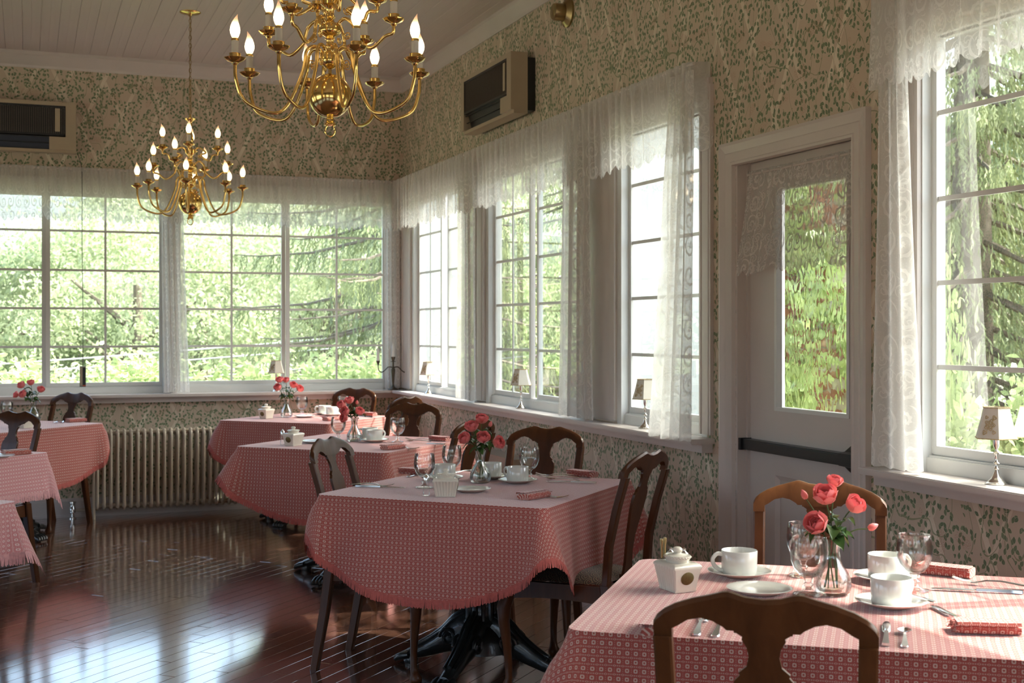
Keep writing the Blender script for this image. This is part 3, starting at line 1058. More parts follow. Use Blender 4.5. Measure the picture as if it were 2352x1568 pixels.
def make_chair(wood):
    root = thing('dining_chair', 'x', 'chair')
    th = 0.011
    # crest rail with two peaks, dip and two arches below
    top = [(0.0, 0.944), (0.03, 0.947), (0.048, 0.953), (0.058, 0.9555), (0.068, 0.9545), (0.09, 0.9475), (0.12, 0.939), (0.15, 0.927), (0.17, 0.915), (0.183, 0.903), (0.189, 0.892)]
    bot = [(0.0, 0.880), (0.049, 0.880), (0.0495, 0.884), (0.062, 0.884), (0.068, 0.890), (0.085, 0.900), (0.105, 0.9045), (0.128, 0.899), (0.146, 0.886), (0.1565, 0.880), (0.157, 0.862), (0.189, 0.862)]
    xs = sorted(set([x for x, _ in top] + [x for x, _ in bot] + [0.1, 0.14, 0.135]))
    xs = [-x for x in reversed(xs) if x > 0] + xs
    secs = []
    for x in xs:
        a = abs(x)
        zt, zb = interp(top, a), interp(bot, a)
        bow = 0.012 * (a / 0.19) ** 2
        loop = []
        for z, o in ((zb, -th), (zt - 0.008, -th), (zt, -th + 0.006), (zt, th - 0.006), (zt - 0.008, th), (zb, th)):
            loop.append((x, chair_y(z) + o + bow, z))
        secs.append(loop)
    MB().ring_solid(secs).build('crest_rail', wood, root, angle=40)
    # vase splat
    spl = [(0.470, 0.075), (0.49, 0.062), (0.52, 0.052), (0.56, 0.050), (0.62, 0.062), (0.68, 0.085), (0.735, 0.105), (0.765, 0.110),
           (0.785, 0.104), (0.797, 0.084), (0.802, 0.088), (0.815, 0.060), (0.835, 0.052), (0.852, 0.058), (0.866, 0.074), (0.872, 0.072), (0.881, 0.098)]
    secs = []
    for z, w in spl:
        y = chair_y(z)
        h = w / 2
        secs.append([(-h, y - 0.005, z), (h, y - 0.005, z), (h, y + 0.006, z), (-h, y + 0.006, z)])
    MB().ring_solid(secs).build('splat', wood, root, angle=30)
    def bar(pts, name):
        secs = []
        for x, y, z, hx, hy in pts:
            c = 0.25
            secs.append([(x - hx, y - hy * (1 - c), z), (x - hx * (1 - c), y - hy, z), (x + hx * (1 - c), y - hy, z), (x + hx, y - hy * (1 - c), z),
                         (x + hx, y + hy * (1 - c), z), (x + hx * (1 - c), y + hy, z), (x - hx * (1 - c), y + hy, z), (x - hx, y + hy * (1 - c), z)])
        return MB().ring_solid(secs).build(name, wood, root, angle=30)
    for s in (-1, 1):
        bar([(s * (0.1725 - 0.004 * (0.88 - z) / 0.42), chair_y(z), z, 0.0162, 0.014) for z in (0.45, 0.52, 0.6, 0.68, 0.75, 0.81, 0.8645)], 'back_post')
        bar([(s * 0.1685, chair_y(z), z, 0.016 + 0.004 * z / 0.45, 0.0165 + 0.005 * z / 0.45) for z in (0.0, 0.08, 0.16, 0.25, 0.34, 0.452)], 'leg')
        # cabriole front leg
        path = [(s * 0.228, 0.392, 0.43, 0.026), (s * 0.232, 0.398, 0.385, 0.030), (s * 0.240, 0.408, 0.34, 0.028), (s * 0.240, 0.408, 0.28, 0.0225), (s * 0.233, 0.400, 0.20, 0.0175),
                (s * 0.228, 0.394, 0.12, 0.0145), (s * 0.228, 0.394, 0.06, 0.0140), (s * 0.231, 0.400, 0.035, 0.018), (s * 0.236, 0.407, 0.018, 0.026), (s * 0.236, 0.407, 0.006, 0.024), (s * 0.235, 0.405, 0.0, 0.018)]
        MB().tube([p[:3] for p in path], [p[3] for p in path], 10).build('leg', wood, root, angle=60)
    # seat rails with shaped lower edge
    rl = MB()
    def rail(p, q, z0, z1, t, sag):
        p, q = Vector(p), Vector(q)
        d = (q - p).normalized()
        nrm = Vector((-d.y, d.x, 0)) * t
        secs = []
        for i in range(9):
            k = i / 8
            c = p.lerp(q, k)
            zz = z0 + sag * math.sin(PI * k)
            secs.append([tuple(c + Vector((0, 0, zz))), tuple(c + nrm + Vector((0, 0, zz))), tuple(c + nrm + Vector((0, 0, z1))), tuple(c + Vector((0, 0, z1)))])
        rl.ring_solid(secs)
    rail((-0.23, 0.415, 0), (0.23, 0.415, 0), 0.375, 0.445, -0.022, 0.016)
    rail((0.236, 0.40, 0), (0.175, 0.0, 0), 0.375, 0.445, -0.022, 0.012)
    rail((-0.175, 0.0, 0), (-0.236, 0.40, 0), 0.375, 0.445, -0.022, 0.012)
    rail((0.16, -0.008, 0), (-0.16, -0.008, 0), 0.39, 0.445, -0.02, 0.0)
    rl.box(-0.075 / 2, 0.075 / 2, -0.012, 0.012, 0.445, 0.472)
    rl.build('seat_rail', wood, root, angle=30)
    # slip seat
    sm = MB()
    rows = []
    ny, nx = 10, 10
    for j in range(ny + 1):
        v_ = j / ny
        y = 0.022 + 0.375 * v_
        hw = 0.160 + 0.054 * v_
        row = []
        for i in range(nx + 1):
            u_ = i / nx * 2 - 1
            e = max(abs(u_), abs(v_ * 2 - 1))
            z = 0.449 + 0.034 * (1 - e ** 4)
            row.append((u_ * hw, y, z))
        rows.append(row)
    sm.strip(rows)
    sm.build('seat', M['seat'], root, angle=60)
    return root

proto = make_chair(M['chair'])
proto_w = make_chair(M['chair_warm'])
G45 = None
chairs = [  # origin x, y, facing azimuth, warm wood, label
    (-1.648, -8.240, 54, 1, 'warm brown dining chair at the door table, facing the door'),
    (-0.712, -7.030, 234, 1, 'warm brown dining chair between the door and the door table, behind the roses'),
    (-0.735, -5.770, 128, 0, 'dark dining chair with its patterned seat showing, between the third and door tables'),
    (-0.653, -4.650, 225, 0, 'dark dining chair under the third side window, facing the third table from the corner'),
    (-1.630, -4.890, -38, 0, 'dark dining chair on the open floor side of the third table from the corner'),
    (-0.770, -3.840, 128, 0, 'dark dining chair between the second and third tables from the corner'),
    (-0.684, -2.520, 225, 0, 'dark dining chair under the second side window, facing the second table from the corner'),
    (-0.480, -1.540, 128, 0, 'sunlit orange-brown dining chair between the corner table and the window wall'),
    (-0.530, -0.335, 225, 0, 'dark dining chair in the room corner, behind the corner table'),
    (-2.665, -0.323, 225, 0, 'dark dining chair between the radiator valve and the roses, against the back wall'),
    (-3.050, -2.510, 225, 0, 'dark dining chair drawn up to the faded pink square-clothed table'),
]
used = {0: False, 1: False}
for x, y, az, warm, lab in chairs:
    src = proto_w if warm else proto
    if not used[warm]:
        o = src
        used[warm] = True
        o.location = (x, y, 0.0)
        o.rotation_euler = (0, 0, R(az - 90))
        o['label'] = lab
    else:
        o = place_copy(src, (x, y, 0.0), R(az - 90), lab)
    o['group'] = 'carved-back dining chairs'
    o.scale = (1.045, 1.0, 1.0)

# ------------------------------------------------------------------ tables and cloths
TZ = 0.765
def make_table(label, x, y, az, sx, sy):
    root = thing('pedestal_table', label, 'table', (x, y, 0), R(az), 'pedestal dining tables')
    hx, hy = sx / 2 - 0.006, sy / 2 - 0.006
    t = MB()
    t.box(-hx, hx, -hy, hy, TZ - 0.030, TZ - 0.003)
    t.build('table_top', M['tabletop'], root, smooth=False)
    col = MB()
    prof = [(0.17, 0.735), (0.17, 0.72), (0.06, 0.70), (0.05, 0.66), (0.062, 0.62), (0.075, 0.58), (0.06, 0.545), (0.050, 0.53), (0.066, 0.52), (0.066, 0.50),
            (0.052, 0.48), (0.062, 0.44), (0.085, 0.40), (0.098, 0.37), (0.09, 0.335), (0.062, 0.31), (0.058, 0.26), (0.064, 0.225), (0.078, 0.21), (0.07, 0.195), (0.095, 0.17), (0.12, 0.13), (0.13, 0.09), (0.0, 0.08)]
    col.lathe(list(reversed(prof)), 20)
    # flutes
    for i in range(12):
        a = 2 * PI * i / 12
        col.tube([(0.085 * math.cos(a), 0.085 * math.sin(a), 0.36), (0.060 * math.cos(a), 0.060 * math.sin(a), 0.30), (0.062 * math.cos(a), 0.062 * math.sin(a), 0.22)], [0.012, 0.010, 0.008], 6)
    col.build('column', M['iron'], root, angle=50)
    for i in range(4):
        a = PI / 4 + i * PI / 2 + R(45)
        c_, s_ = math.cos(a), math.sin(a)
        leg = MB()
        secs = []
        for rr_, zc, hh, ww in ((0.03, 0.165, 0.085, 0.050), (0.08, 0.160, 0.085, 0.046), (0.13, 0.140, 0.072, 0.042), (0.18, 0.112, 0.056, 0.038), (0.23, 0.084, 0.044, 0.034), (0.28, 0.060, 0.034, 0.031), (0.32, 0.046, 0.028, 0.030), (0.35, 0.038, 0.022, 0.028)):
            loop = []
            for q in range(12):
                a2 = 2 * PI * q / 12
                kx = 1 + 0.14 * math.cos(3 * a2)
                t_, z_ = ww * math.cos(a2) * kx, zc + hh * math.sin(a2)
                loop.append((rr_ * c_ - t_ * s_, rr_ * s_ + t_ * c_, z_))
            secs.append(loop)
        leg.ring_solid(secs)
        # acanthus ridges and a side scroll
        for off, r0 in ((0.0, 0.011), (-0.022, 0.008), (0.022, 0.008)):
            pts = []
            for rr_, zc, hh in ((0.07, 0.16, 0.092), (0.13, 0.14, 0.078), (0.18, 0.112, 0.060), (0.24, 0.08, 0.046), (0.30, 0.052, 0.034)):
                wob = 0.007 * math.sin(rr_ * 95)
                pts.append((rr_ * c_ - off * s_, rr_ * s_ + off * c_, zc + hh * (1 if off == 0 else 0.82) + wob))
            leg.tube(catmull(pts, 4), r0, 6)
        for s2 in (-1, 1):
            pts = []
            for q in range(18):
                a2 = q / 17 * 1.5 * 2 * PI
                r2_ = 0.042 * (1 - q / 22)
                rr_, zz = 0.135 + r2_ * math.cos(a2), 0.135 + r2_ * math.sin(a2)
                pts.append((rr_ * c_ - s2 * 0.046 * s_, rr_ * s_ + s2 * 0.046 * c_, zz))
            leg.tube(pts, 0.008, 6)
        lo = leg.build('leg', M['iron'], root, angle=60)
        # paw foot with toes
        ft = MB()
        for k in range(4):
            off = (k - 1.5) * 0.021
            px, py = 0.36 * c_ - off * s_, 0.36 * s_ + off * c_
            ft.tube([(px - 0.03 * c_, py - 0.03 * s_, 0.04), (px, py, 0.034), (px + 0.028 * c_, py + 0.028 * s_, 0.022), (px + 0.036 * c_, py + 0.036 * s_, 0.012)],
                    [0.016, 0.0175, 0.015, 0.010], 7)
        ft.lathe([(0.0, 0.0), (0.030, 0.0), (0.034, 0.02), (0.026, 0.045), (0.0, 0.055)], 10, (0.335 * c_, 0.335 * s_, 0))
        ft.build('foot', M['iron'], lo, angle=60)
    return root

def make_cloth(label, x, y, az, sx, sy, kind, size, mat, fmat, seed, group, fr_len=0.034, flares=(25, 20, 31, 16)):
    """kind 'round': disc of radius size; 'square': overhang = size"""
    rr = random.Random(seed)
    hx, hy = sx / 2, sy / 2
    cr = 0.035
    per = []   # (px, py, nx, ny, cornerweight, arcpos)
    corners = [(hx - cr, hy - cr, 0), (-hx + cr, hy - cr, 90), (-hx + cr, -hy + cr, 180), (hx - cr, -hy + cr, 270)]
    NS = 34
    for ci, (cx, cy_, a0) in enumerate(corners):
        for k in range(13):
            a = R(a0 + 90 * k / 12)
            per.append((cx + cr * math.cos(a), cy_ + cr * math.sin(a), math.cos(a), math.sin(a)))
        nx_, ny_, na = corners[(ci + 1) % 4]
        a = R(a0 + 90)
        p0 = (cx + cr * math.cos(a), cy_ + cr * math.sin(a))
        p1 = (nx_ + cr * math.cos(a), ny_ + cr * math.sin(a))
        for k in range(1, NS):
            t = k / NS
            per.append((p0[0] + (p1[0] - p0[0]) * t, p0[1] + (p1[1] - p0[1]) * t, math.cos(a), math.sin(a)))
    n = len(per)
    ph = [rr.uniform(0, 6.28) for _ in range(6)]
    rows = 16
    verts, uvs, faces = [], [], []
    verts.append((0, 0, TZ))
    uvs.append((0, 0))
    arc = 0.0
    prev = per[-1]
    info = []
    for p in per:
        arc += math.hypot(p[0] - prev[0], p[1] - prev[1])
        prev = p
        px, py, nx, ny = p
        if kind == 'round':
            b = px * nx + py * ny
            L = -b + math.sqrt(max(0.0, b * b - (px * px + py * py) + size * size))
        else:
            q = max(abs(nx), abs(ny))
            L = size / q
        dc = min(math.hypot(abs(px) - hx, abs(py) - hy), 1)
        cw = math.exp(-(dc / 0.055) ** 2)
        ci = 0 if (px > 0 and py > 0) else 1 if (px <= 0 and py > 0) else 2 if px <= 0 else 3
        info.append((px, py, nx, ny, L, cw, arc, flares[ci]))
    for (px, py, nx, ny, L, cw, ar, fdeg) in info:
        for j in range(rows + 1):
            s = j / rows
            l = L * s
            # roll over the edge, then hang with a flare
            if kind == 'round':
                flare = R(4) + cw * R(fdeg)
                wave = 0.011 * math.sin(ar * 9.0 + ph[0]) + 0.008 * math.sin(ar * 15.0 + ph[1]) - 0.010 * cw
            else:
                flare = R(2.5) + cw * R(16)
                wave = 0.010 * math.sin(ar * 11.0 + ph[0]) + 0.006 * math.sin(ar * 19 + ph[1])
            fl = flare * min(1.0, 0.55 + s * 1.5)
            out = l * math.sin(fl) + 0.004 + wave * s * s * 1.6
            dz = l * math.cos(fl)
            r_ = 0.006
            if l < r_:
                dz *= l / r_ * 0.5
            verts.append((px + nx * out, py + ny * out, TZ - dz + (0.0008 if j == 0 else 0)))
            uvs.append((px + nx * l, py + ny * l))
    w = rows + 1
    for i in range(n):
        i2 = (i + 1) % n
        faces.append((0, 1 + i * w, 1 + i2 * w))
        for j in range(rows):
            faces.append((1 + i * w + j, 1 + i * w + j + 1, 1 + i2 * w + j + 1, 1 + i2 * w + j))
    b = MB()
    b.add(verts, faces)
    cl = b.build('tablecloth', mat, None, angle=70, uvs=uvs)
    cl.location = (x, y, 0)
    cl.rotation_euler = (0, 0, R(az))
    tag(cl, label, 'tablecloth', group)
    # fringe: single threads along the hem
    f = MB()
    for i in range(n):
        i2 = (i + 1) % n
        A = Vector(verts[1 + i * w + rows]); B = Vector(verts[1 + i2 * w + rows])
        A1 = Vector(verts[1 + i * w + rows - 1])
        down = (A - A1).normalized()
        m_ = max(2, int((B - A).length / 0.0030))
        for k in range(m_):
            p = A.lerp(B, (k + 0.5) / m_)
            L = fr_len * rr.uniform(0.88, 1.05)
            d = (down + Vector((rr.gauss(0, 0.06), rr.gauss(0, 0.06), rr.gauss(0, 0.05) - 0.2))).normalized()
            side = (B - A).normalized() * 0.0022
            q = p + d * L
            f.add([p - side - d * 0.004, p + side - d * 0.004, q + side * 0.95, q - side * 0.95], [(0, 1, 2, 3)])
    stuff(f.build('fringe', fmat, cl, smooth=False))
    return cl

TABLES = dict(
    T1=(-1.111, -7.683, -37, 1.10, 0.90), T2=(-1.150, -5.250, -45, 0.985, 0.985), T3=(-1.140, -3.010, -45, 0.97, 0.97),
    T4=(-0.975, -0.870, -44, 0.92, 0.92), T5=(-3.100, -0.880, -45, 0.97, 0.97), T6=(-3.490, -3.050, -42, 0.96, 0.96), T7=(-3.635, -5.080, -42, 0.96, 0.96))
TN = dict(T1='door table', T2='third table from the corner', T3='second table from the corner', T4='corner table', T5='radiator table', T6='square-clothed table', T7='far left table')
make_table('iron-footed pedestal table beside the door, set with pink roses in a fluted vase', *TABLES['T1'])
make_table('black iron pedestal table under the third side window', *TABLES['T2'])
make_table('black iron pedestal table under the second side window', *TABLES['T3'])
make_table('black iron pedestal table standing in the room corner', *TABLES['T4'])
make_table('black iron pedestal table at the radiator end away from the corner', *TABLES['T5'])
make_table('pedestal table under a faded pink cloth with square corners', *TABLES['T6'])
make_table('pedestal table whose pink fringed cloth corner hangs over open floor', *TABLES['T7'])
CG = 'red checked tablecloths'
make_cloth('red checked cloth on the table beside the door', *TABLES['T1'], 'round', 0.97, M['cloth'], M['fringe'], 1, CG)
make_cloth('round red checked cloth with fringe on the third table from the corner', *TABLES['T2'], 'round', 0.865, M['cloth'], M['fringe'], 2, CG)
make_cloth('round red checked cloth on the second table from the corner', *TABLES['T3'], 'round', 0.865, M['cloth'], M['fringe'], 3, CG)
make_cloth('round red checked cloth on the table in the room corner', *TABLES['T4'], 'round', 0.84, M['cloth'], M['fringe'], 4, CG)
make_cloth('round red checked cloth on the table by the radiator', *TABLES['T5'], 'round', 0.865, M['cloth'], M['fringe'], 5, CG)
make_cloth('faded pink square tablecloth with long pale fringe', *TABLES['T6'], 'square', 0.20, M['cloth_pink'], M['fringe_pink'], 6, 'faded square tablecloths', 0.04)
make_cloth('pink tablecloth corner with ragged fringe hanging over the open floor', *TABLES['T7'], 'square', 0.19, M['cloth_pink'], M['fringe_pink'], 7, 'faded square tablecloths', 0.045)

# ------------------------------------------------------------------ tableware
TT = TZ + 0.002     # cloth surface
def cup_proto():
    o = MB()
    prof = [(0.0, 0.0), (0.040, 0.0), (0.0435, 0.0015), (0.0455, 0.006), (0.0468, 0.015), (0.0478, 0.064), (0.0465, 0.0655), (0.0450, 0.064), (0.0440, 0.015), (0.040, 0.007), (0.0, 0.006)]
    root = thing('coffee_cup', 'x', 'cup')
    o.lathe(prof, 36)
    o.build('cup_body', M['porcelain'], root, angle=50)
    h = MB()
    h.tube(catmull([(0.046, 0, 0.055), (0.062, 0, 0.057), (0.074, 0, 0.044), (0.070, 0, 0.028), (0.058, 0, 0.017), (0.045, 0, 0.013)], 4), 0.0038, 8, flat=1.5)
    h.build('handle', M['porcelain'], root)
    return root
def saucer_proto():
    o = MB().lathe([(0.0, 0.002), (0.040, 0.0), (0.046, 0.002), (0.068, 0.010), (0.083, 0.016), (0.084, 0.0175), (0.082, 0.018), (0.066, 0.0125), (0.044, 0.0055), (0.03, 0.0045), (0.0, 0.0045)], 40)
    return o.build('saucer', M['porcelain'], None, angle=50)
def plate_proto():
    o = MB().lathe([(0.0, 0.0), (0.050, 0.0), (0.055, 0.003), (0.080, 0.012), (0.0815, 0.0135), (0.079, 0.0142), (0.055, 0.0065), (0.048, 0.0045), (0.0, 0.004)], 40)
    return o.build('side_plate', M['porcelain'], None, angle=50)
def goblet_proto():
    root = thing('water_goblet', 'x', 'goblet')
    b = MB().lathe([(0.0, 0.040), (0.010, 0.040), (0.022, 0.046), (0.033, 0.060), (0.0395, 0.080), (0.0410, 0.098), (0.0385, 0.122), (0.0365, 0.134), (0.0358, 0.1352), (0.0350, 0.134),
                    (0.0368, 0.121), (0.0392, 0.098), (0.0378, 0.081), (0.031, 0.062), (0.020, 0.050), (0.0, 0.047)], 32)
    b.build('bowl', M['glass'], root, angle=60)
    st = MB().lathe([(0.0, 0.0), (0.034, 0.0), (0.0345, 0.0025), (0.020, 0.006), (0.011, 0.011), (0.0075, 0.017), (0.013, 0.023), (0.0075, 0.029), (0.009, 0.036), (0.012, 0.041), (0.0, 0.041)], 24)
    st.build('stem', M['glass'], root, angle=60)
    root.scale = (1.08, 1.08, 1.04)
    return root
def vase_proto():
    root = thing('glass_vase', 'x', 'vase')
    prof = [(0.0, 0.0), (0.036, 0.0), (0.042, 0.006), (0.0455, 0.022), (0.043, 0.042), (0.034, 0.058), (0.024, 0.072), (0.0185, 0.088), (0.0165, 0.104), (0.0185, 0.120), (0.0225, 0.134), (0.0235, 0.1365), (0.0220, 0.137),
            (0.0165, 0.121), (0.0140, 0.104), (0.0160, 0.088), (0.021, 0.073), (0.031, 0.058), (0.039, 0.042), (0.041, 0.022), (0.037, 0.009), (0.0, 0.008)]
    n = 36
    b = MB()
    k = len(prof)
    vs, fs = [], []
    for i in range(n):
        a = 2 * PI * i / n
        for j, (r, z) in enumerate(prof):
            fl = 1 + (0.045 * math.cos(a * 12) if (z > 0.05 and j < 12) else 0.03 * math.cos(a * 10) if 0.004 < z < 0.05 and j < 12 else 0)
            vs.append((r * fl * math.cos(a), r * fl * math.sin(a), z))
    for i in range(n):
        j = (i + 1) % n
        for q in range(k - 1):
            fs.append((i * k + q, j * k + q, j * k + q + 1, i * k + q + 1))
    b.add(vs, fs)
    b.build('vase_body', M['glass'], root, angle=60)
    MB().lathe([(0.0, 0.009), (0.0365, 0.010), (0.0405, 0.022), (0.0388, 0.040), (0.0, 0.040)], 24).build('water', M['water'], root)
    return root
def rose_mesh(seed, open_=1.0, r=0.024):
    """cupped petals in three whorls"""
    rr = random.Random(seed)
    b = MB()
    for ring, (cnt, rad, end) in enumerate(((6, 1.0, 62), (5, 0.80, 42), (5, 0.60, 30), (4, 0.42, 24), (3, 0.26, 20))):
        end = 180 - (180 - end) * (0.78 + 0.22 * open_)
        for i in range(cnt):
            a = 2 * PI * (i + 0.5 * ring) / cnt + rr.uniform(-0.15, 0.15)
            rows = []
            e2 = end + rr.uniform(-10, 10)
            hw = PI / cnt * 1.35
            for j in range(7):
                s = j / 6
                th = R(172 - (172 - e2) * s)
                q_ = r * rad * (1 + 0.16 * max(0, s - 0.7) / 0.3 * open_)
                row = []
                for q in range(5):
                    u = (q / 4 - 0.5) * 2
                    wid = hw * (0.55 + 0.45 * math.sin(PI * min(1, 0.15 + 0.75 * s)))
                    k = 1 + 0.05 * u * u + rr.uniform(-0.02, 0.02)
                    t2 = th + R(16) * u * u * s
                    row.append((q_ * k * math.sin(t2) * math.cos(a + u * wid), q_ * k * math.sin(t2) * math.sin(a + u * wid), r * 0.75 + q_ * math.cos(t2) * (0.95 - 0.1 * ring * 0.3)))
                rows.append(row)
            b.strip(rows)
    return b.mesh('bloom', angle=180)
def bud_mesh():
    return MB().lathe([(0.0, 0.0), (0.006, 0.002), (0.0095, 0.009), (0.0085, 0.018), (0.004, 0.026), (0.0, 0.030)], 10).mesh('bud', angle=80)
def leaf_mesh():
    b = MB()
    rows = []
    for j in range(7):
        s = j / 6
        w = 0.0125 * math.sin(PI * s ** 0.8) ** 0.9
        z = 0.010 * math.sin(PI * s) - 0.008 * s * s
        rows.append([(0.036 * s, -w, z + 0.004), (0.036 * s, 0, z), (0.036 * s, w, z + 0.004)])
    b.strip(rows)
    return b.mesh('leaf', angle=180)
rose_me = [rose_mesh(s, o, 0.0235) for s, o in ((1, 1.0), (2, 0.85), (3, 1.08))]
for me in rose_me:
    me.materials.append(M['petal'])
bud_me = bud_mesh()
bud_me.materials.append(M['petal'])
leaf_me = leaf_mesh()
leaf_me.materials.append(M['roseleaf'])
def roses(label, base, blooms, seed, group='pink roses in vases'):
    """blooms: (dx to the right of view, dy away, height above table, size, 'r'|'b') - one bunch standing in its vase"""
    rr = random.Random(seed)
    root = thing('rose_bunch', label, 'flowers', (base[0], base[1], TT), R(-20.8), group)
    foot = Vector((0, 0, 0.014))
    neck = Vector((0, 0, 0.125))
    for i, (dx, dy, h, sz, kd) in enumerate(blooms):
        head = Vector((dx, dy, h))
        f = foot + Vector((rr.uniform(-0.02, 0.02), rr.uniform(-0.02, 0.02), 0))
        nk = neck + Vector((rr.uniform(-0.008, 0.008) + dx * 0.10, rr.uniform(-0.008, 0.008) + dy * 0.1, 0))
        pts = catmull([f, (f + nk) / 2, nk, nk.lerp(head, 0.55) + Vector((0, 0, 0.012)), head], 4)
        st = MB().tube(pts, 0.0017, 6).build('stem', M['stem'], root)
        d = (head - nk).normalized() + Vector((0, -0.55, 0.1))
        q = d.to_track_quat('Z', 'Y').to_euler()
        if kd == 'r':
            bl = link('bloom', rose_me[i % 3], None, st, head - d.normalized() * 0.004, q, (sz, sz, sz))
        else:
            bl = link('bud', bud_me, None, st, head, ((head - nk).normalized()).to_track_quat('Z', 'Y').to_euler(), (sz, sz, sz))
        # sepals / leaves on the stem
        for k in range(4 if kd == 'r' else 2):
            t = rr.uniform(0.0, 0.6)
            p = nk.lerp(head, t) + Vector((0, 0, 0.008))
            az = rr.uniform(0, 2 * PI)
            e_ = (rr.uniform(-0.4, 0.4), rr.uniform(-0.5, 0.35), az)
            s_ = rr.uniform(1.0, 1.6)
            link('leaf', leaf_me, None, st, p, e_, (s_, s_, s_))
    return root

def caddy_proto():
    root = thing('sugar_caddy', 'x', 'sugar caddy')
    hx, hy, hz = 0.040, 0.029, 0.056
    # ribbed tapered body (ribs on the long sides), plain ends
    b = MB()
    def loop(z, k):
        pts = []
        nr = 8
        for s in (1, -1):
            # long ribbed side at y = -s*hy, from -hx to hx
            for i in range(nr * 4 + 1):
                u = i / (nr * 4)
                rib = 0.0034 * (0.5 - 0.5 * math.cos(u * nr * 2 * PI)) if 0.004 < z < hz - 0.004 else 0.0024
                x = (-1 + 2 * u) * hx * k
                y = -(hy + rib) * k
                pts.append((s * x, s * y, z))
        return pts
    b.ring_solid([loop(0.0, 0.74), loop(0.003, 0.76), loop(0.005, 0.77), loop(hz - 0.006, 0.985), loop(hz - 0.003, 1.0), loop(hz, 0.99), loop(hz + 0.004, 0.90), loop(hz + 0.006, 0.80)])
    b.build('caddy_body', M['ceramic'], root, angle=50)
    rim = MB()
    rim.lathe([(0.0, 0.060), (0.026, 0.060), (0.027, 0.066), (0.031, 0.072), (0.0305, 0.076), (0.026, 0.077), (0.0, 0.077)], 28, ry=0.78)
    for i in range(26):
        a = 2 * PI * i / 26
        rim.lathe([(0, -0.0022), (0.0022, 0), (0, 0.0022)], 6, (0.0305 * math.cos(a), 0.0305 * 0.78 * math.sin(a), 0.0735))
    rim.build('rim', M['ceramic'], root, angle=50)
    lid = MB().lathe([(0.0, 0.074), (0.022, 0.074), (0.020, 0.077), (0.010, 0.079), (0.007, 0.081), (0.0098, 0.085), (0.0095, 0.090), (0.0055, 0.0935), (0.0, 0.094)], 20)
    lid.build('lid', M['ceramic'], root, angle=60)
    for s in (-1, 1):
        m = Matrix.Translation((s * 0.0352, 0, 0.031)) @ Matrix.Rotation(s * R(90 + 9.8), 4, 'Y')
        md = MB().lathe([(0.0, 0.0), (0.0140, 0.0), (0.0145, 0.0012), (0.0125, 0.0022), (0.0, 0.0022)], 24, m=m, ry=1.0)
        md.build('medallion', M['medal'], root)
    root.scale = (1.28, 1.28, 1.15)
    return root
def tongs_build(parent_loc, rz, label):
    t = thing('sugar_tongs', label, 'tongs', parent_loc, rz)
    for s in (-1, 1):
        MB().tube([(s * 0.009, 0, 0.0), (s * 0.0105, 0, 0.030), (s * 0.0115, 0, 0.042), (s * 0.0115, 0, 0.048)], [0.003, 0.0036, 0.0050, 0.0040], 10, flat=0.8).build('tong_arm', M['brass_dull'], t)
    return t
def shaker_proto():
    root = thing('salt_shaker', 'x', 'shaker')
    MB().lathe([(0.0, 0.0), (0.013, 0.0), (0.0145, 0.004), (0.0115, 0.030), (0.0105, 0.056), (0.0, 0.056)], 16).build('shaker_body', M['glass'], root, angle=60)
    MB().lathe([(0.0, 0.056), (0.0125, 0.056), (0.0125, 0.070), (0.010, 0.076), (0.005, 0.080), (0.003, 0.083), (0.0045, 0.087), (0.0, 0.090)], 16).build('shaker_cap', M['steel'], root, angle=60)
    return root
def napkin_mesh():
    """folded napkin: flattened roll of cloth, 15 x 7 cm"""
    b = MB()
    secs, uvs = [], []
    n = 20
    prof = []
    # outline of three stacked folds
    for k in range(n):
        a = 2 * PI * k / n
        x = 0.034 * (abs(math.cos(a)) ** 0.35) * (1 if math.cos(a) >= 0 else -1)
        z = 0.0125 + 0.0125 * (abs(math.sin(a)) ** 0.45) * (1 if math.sin(a) >= 0 else -1)
        if abs(math.cos(a)) > 0.8:
            x *= 1 - 0.08 * abs(math.sin(3 * a))
        prof.append((x, z))
    rr = random.Random(3)
    m_ = 16
    for i in range(m_ + 1):
        y = -0.068 + 0.136 * i / m_
        e = abs(i / m_ * 2 - 1)
        k = 1 - 0.10 * e ** 6
        wv = 0.0015 * math.sin(i * 1.3)
        secs.append([(x * k + wv, y, z * (1 - 0.12 * e ** 8) + (0.0 if z < 0.004 else 0.0012 * math.sin(i * 0.9 + x * 60))) for x, z in prof])
        uvs += [(0.012 + sum(math.hypot(prof[q][0] - prof[q - 1][0], prof[q][1] - prof[q - 1][1]) for q in range(1, j + 1)), y) for j in range(n)]
    b.ring_solid(secs)
    # inner fold edge lines: a recessed second layer on the long front side
    me = b.mesh('napkin', angle=60, uvs=uvs)
    me.materials.append(M['cloth'])
    return me
nap_me = napkin_mesh()
flap_b = MB()
flap_b.ring_solid([[(-0.0345, y, 0.0255 + 0.001 * math.sin(y * 90)), (0.010, y, 0.0268), (0.010, y, 0.0285), (-0.0345, y, 0.0272 + 0.001 * math.sin(y * 90)), (-0.0375, y, 0.0205)] for y in (-0.066, -0.03, 0, 0.03, 0.066)])
flap_me = flap_b.mesh('fold', angle=60, uvs=[(p[0], p[1]) for p in flap_b.v])
flap_me.materials.append(M['cloth'])
def napkin(x, y, az, label, tilt=0):
    o = thing('folded_napkin', label, 'napkin', (x, y, TT), R(az), 'folded red napkins')
    r = link('napkin_roll', nap_me, None, o)
    link('fold_flap', flap_me, None, o)
    f = napfr
    link('fringe', f, None, o, (0, 0.066, 0))['kind'] = 'stuff'
    return o
fb_ = MB()
rr_ = random.Random(8)
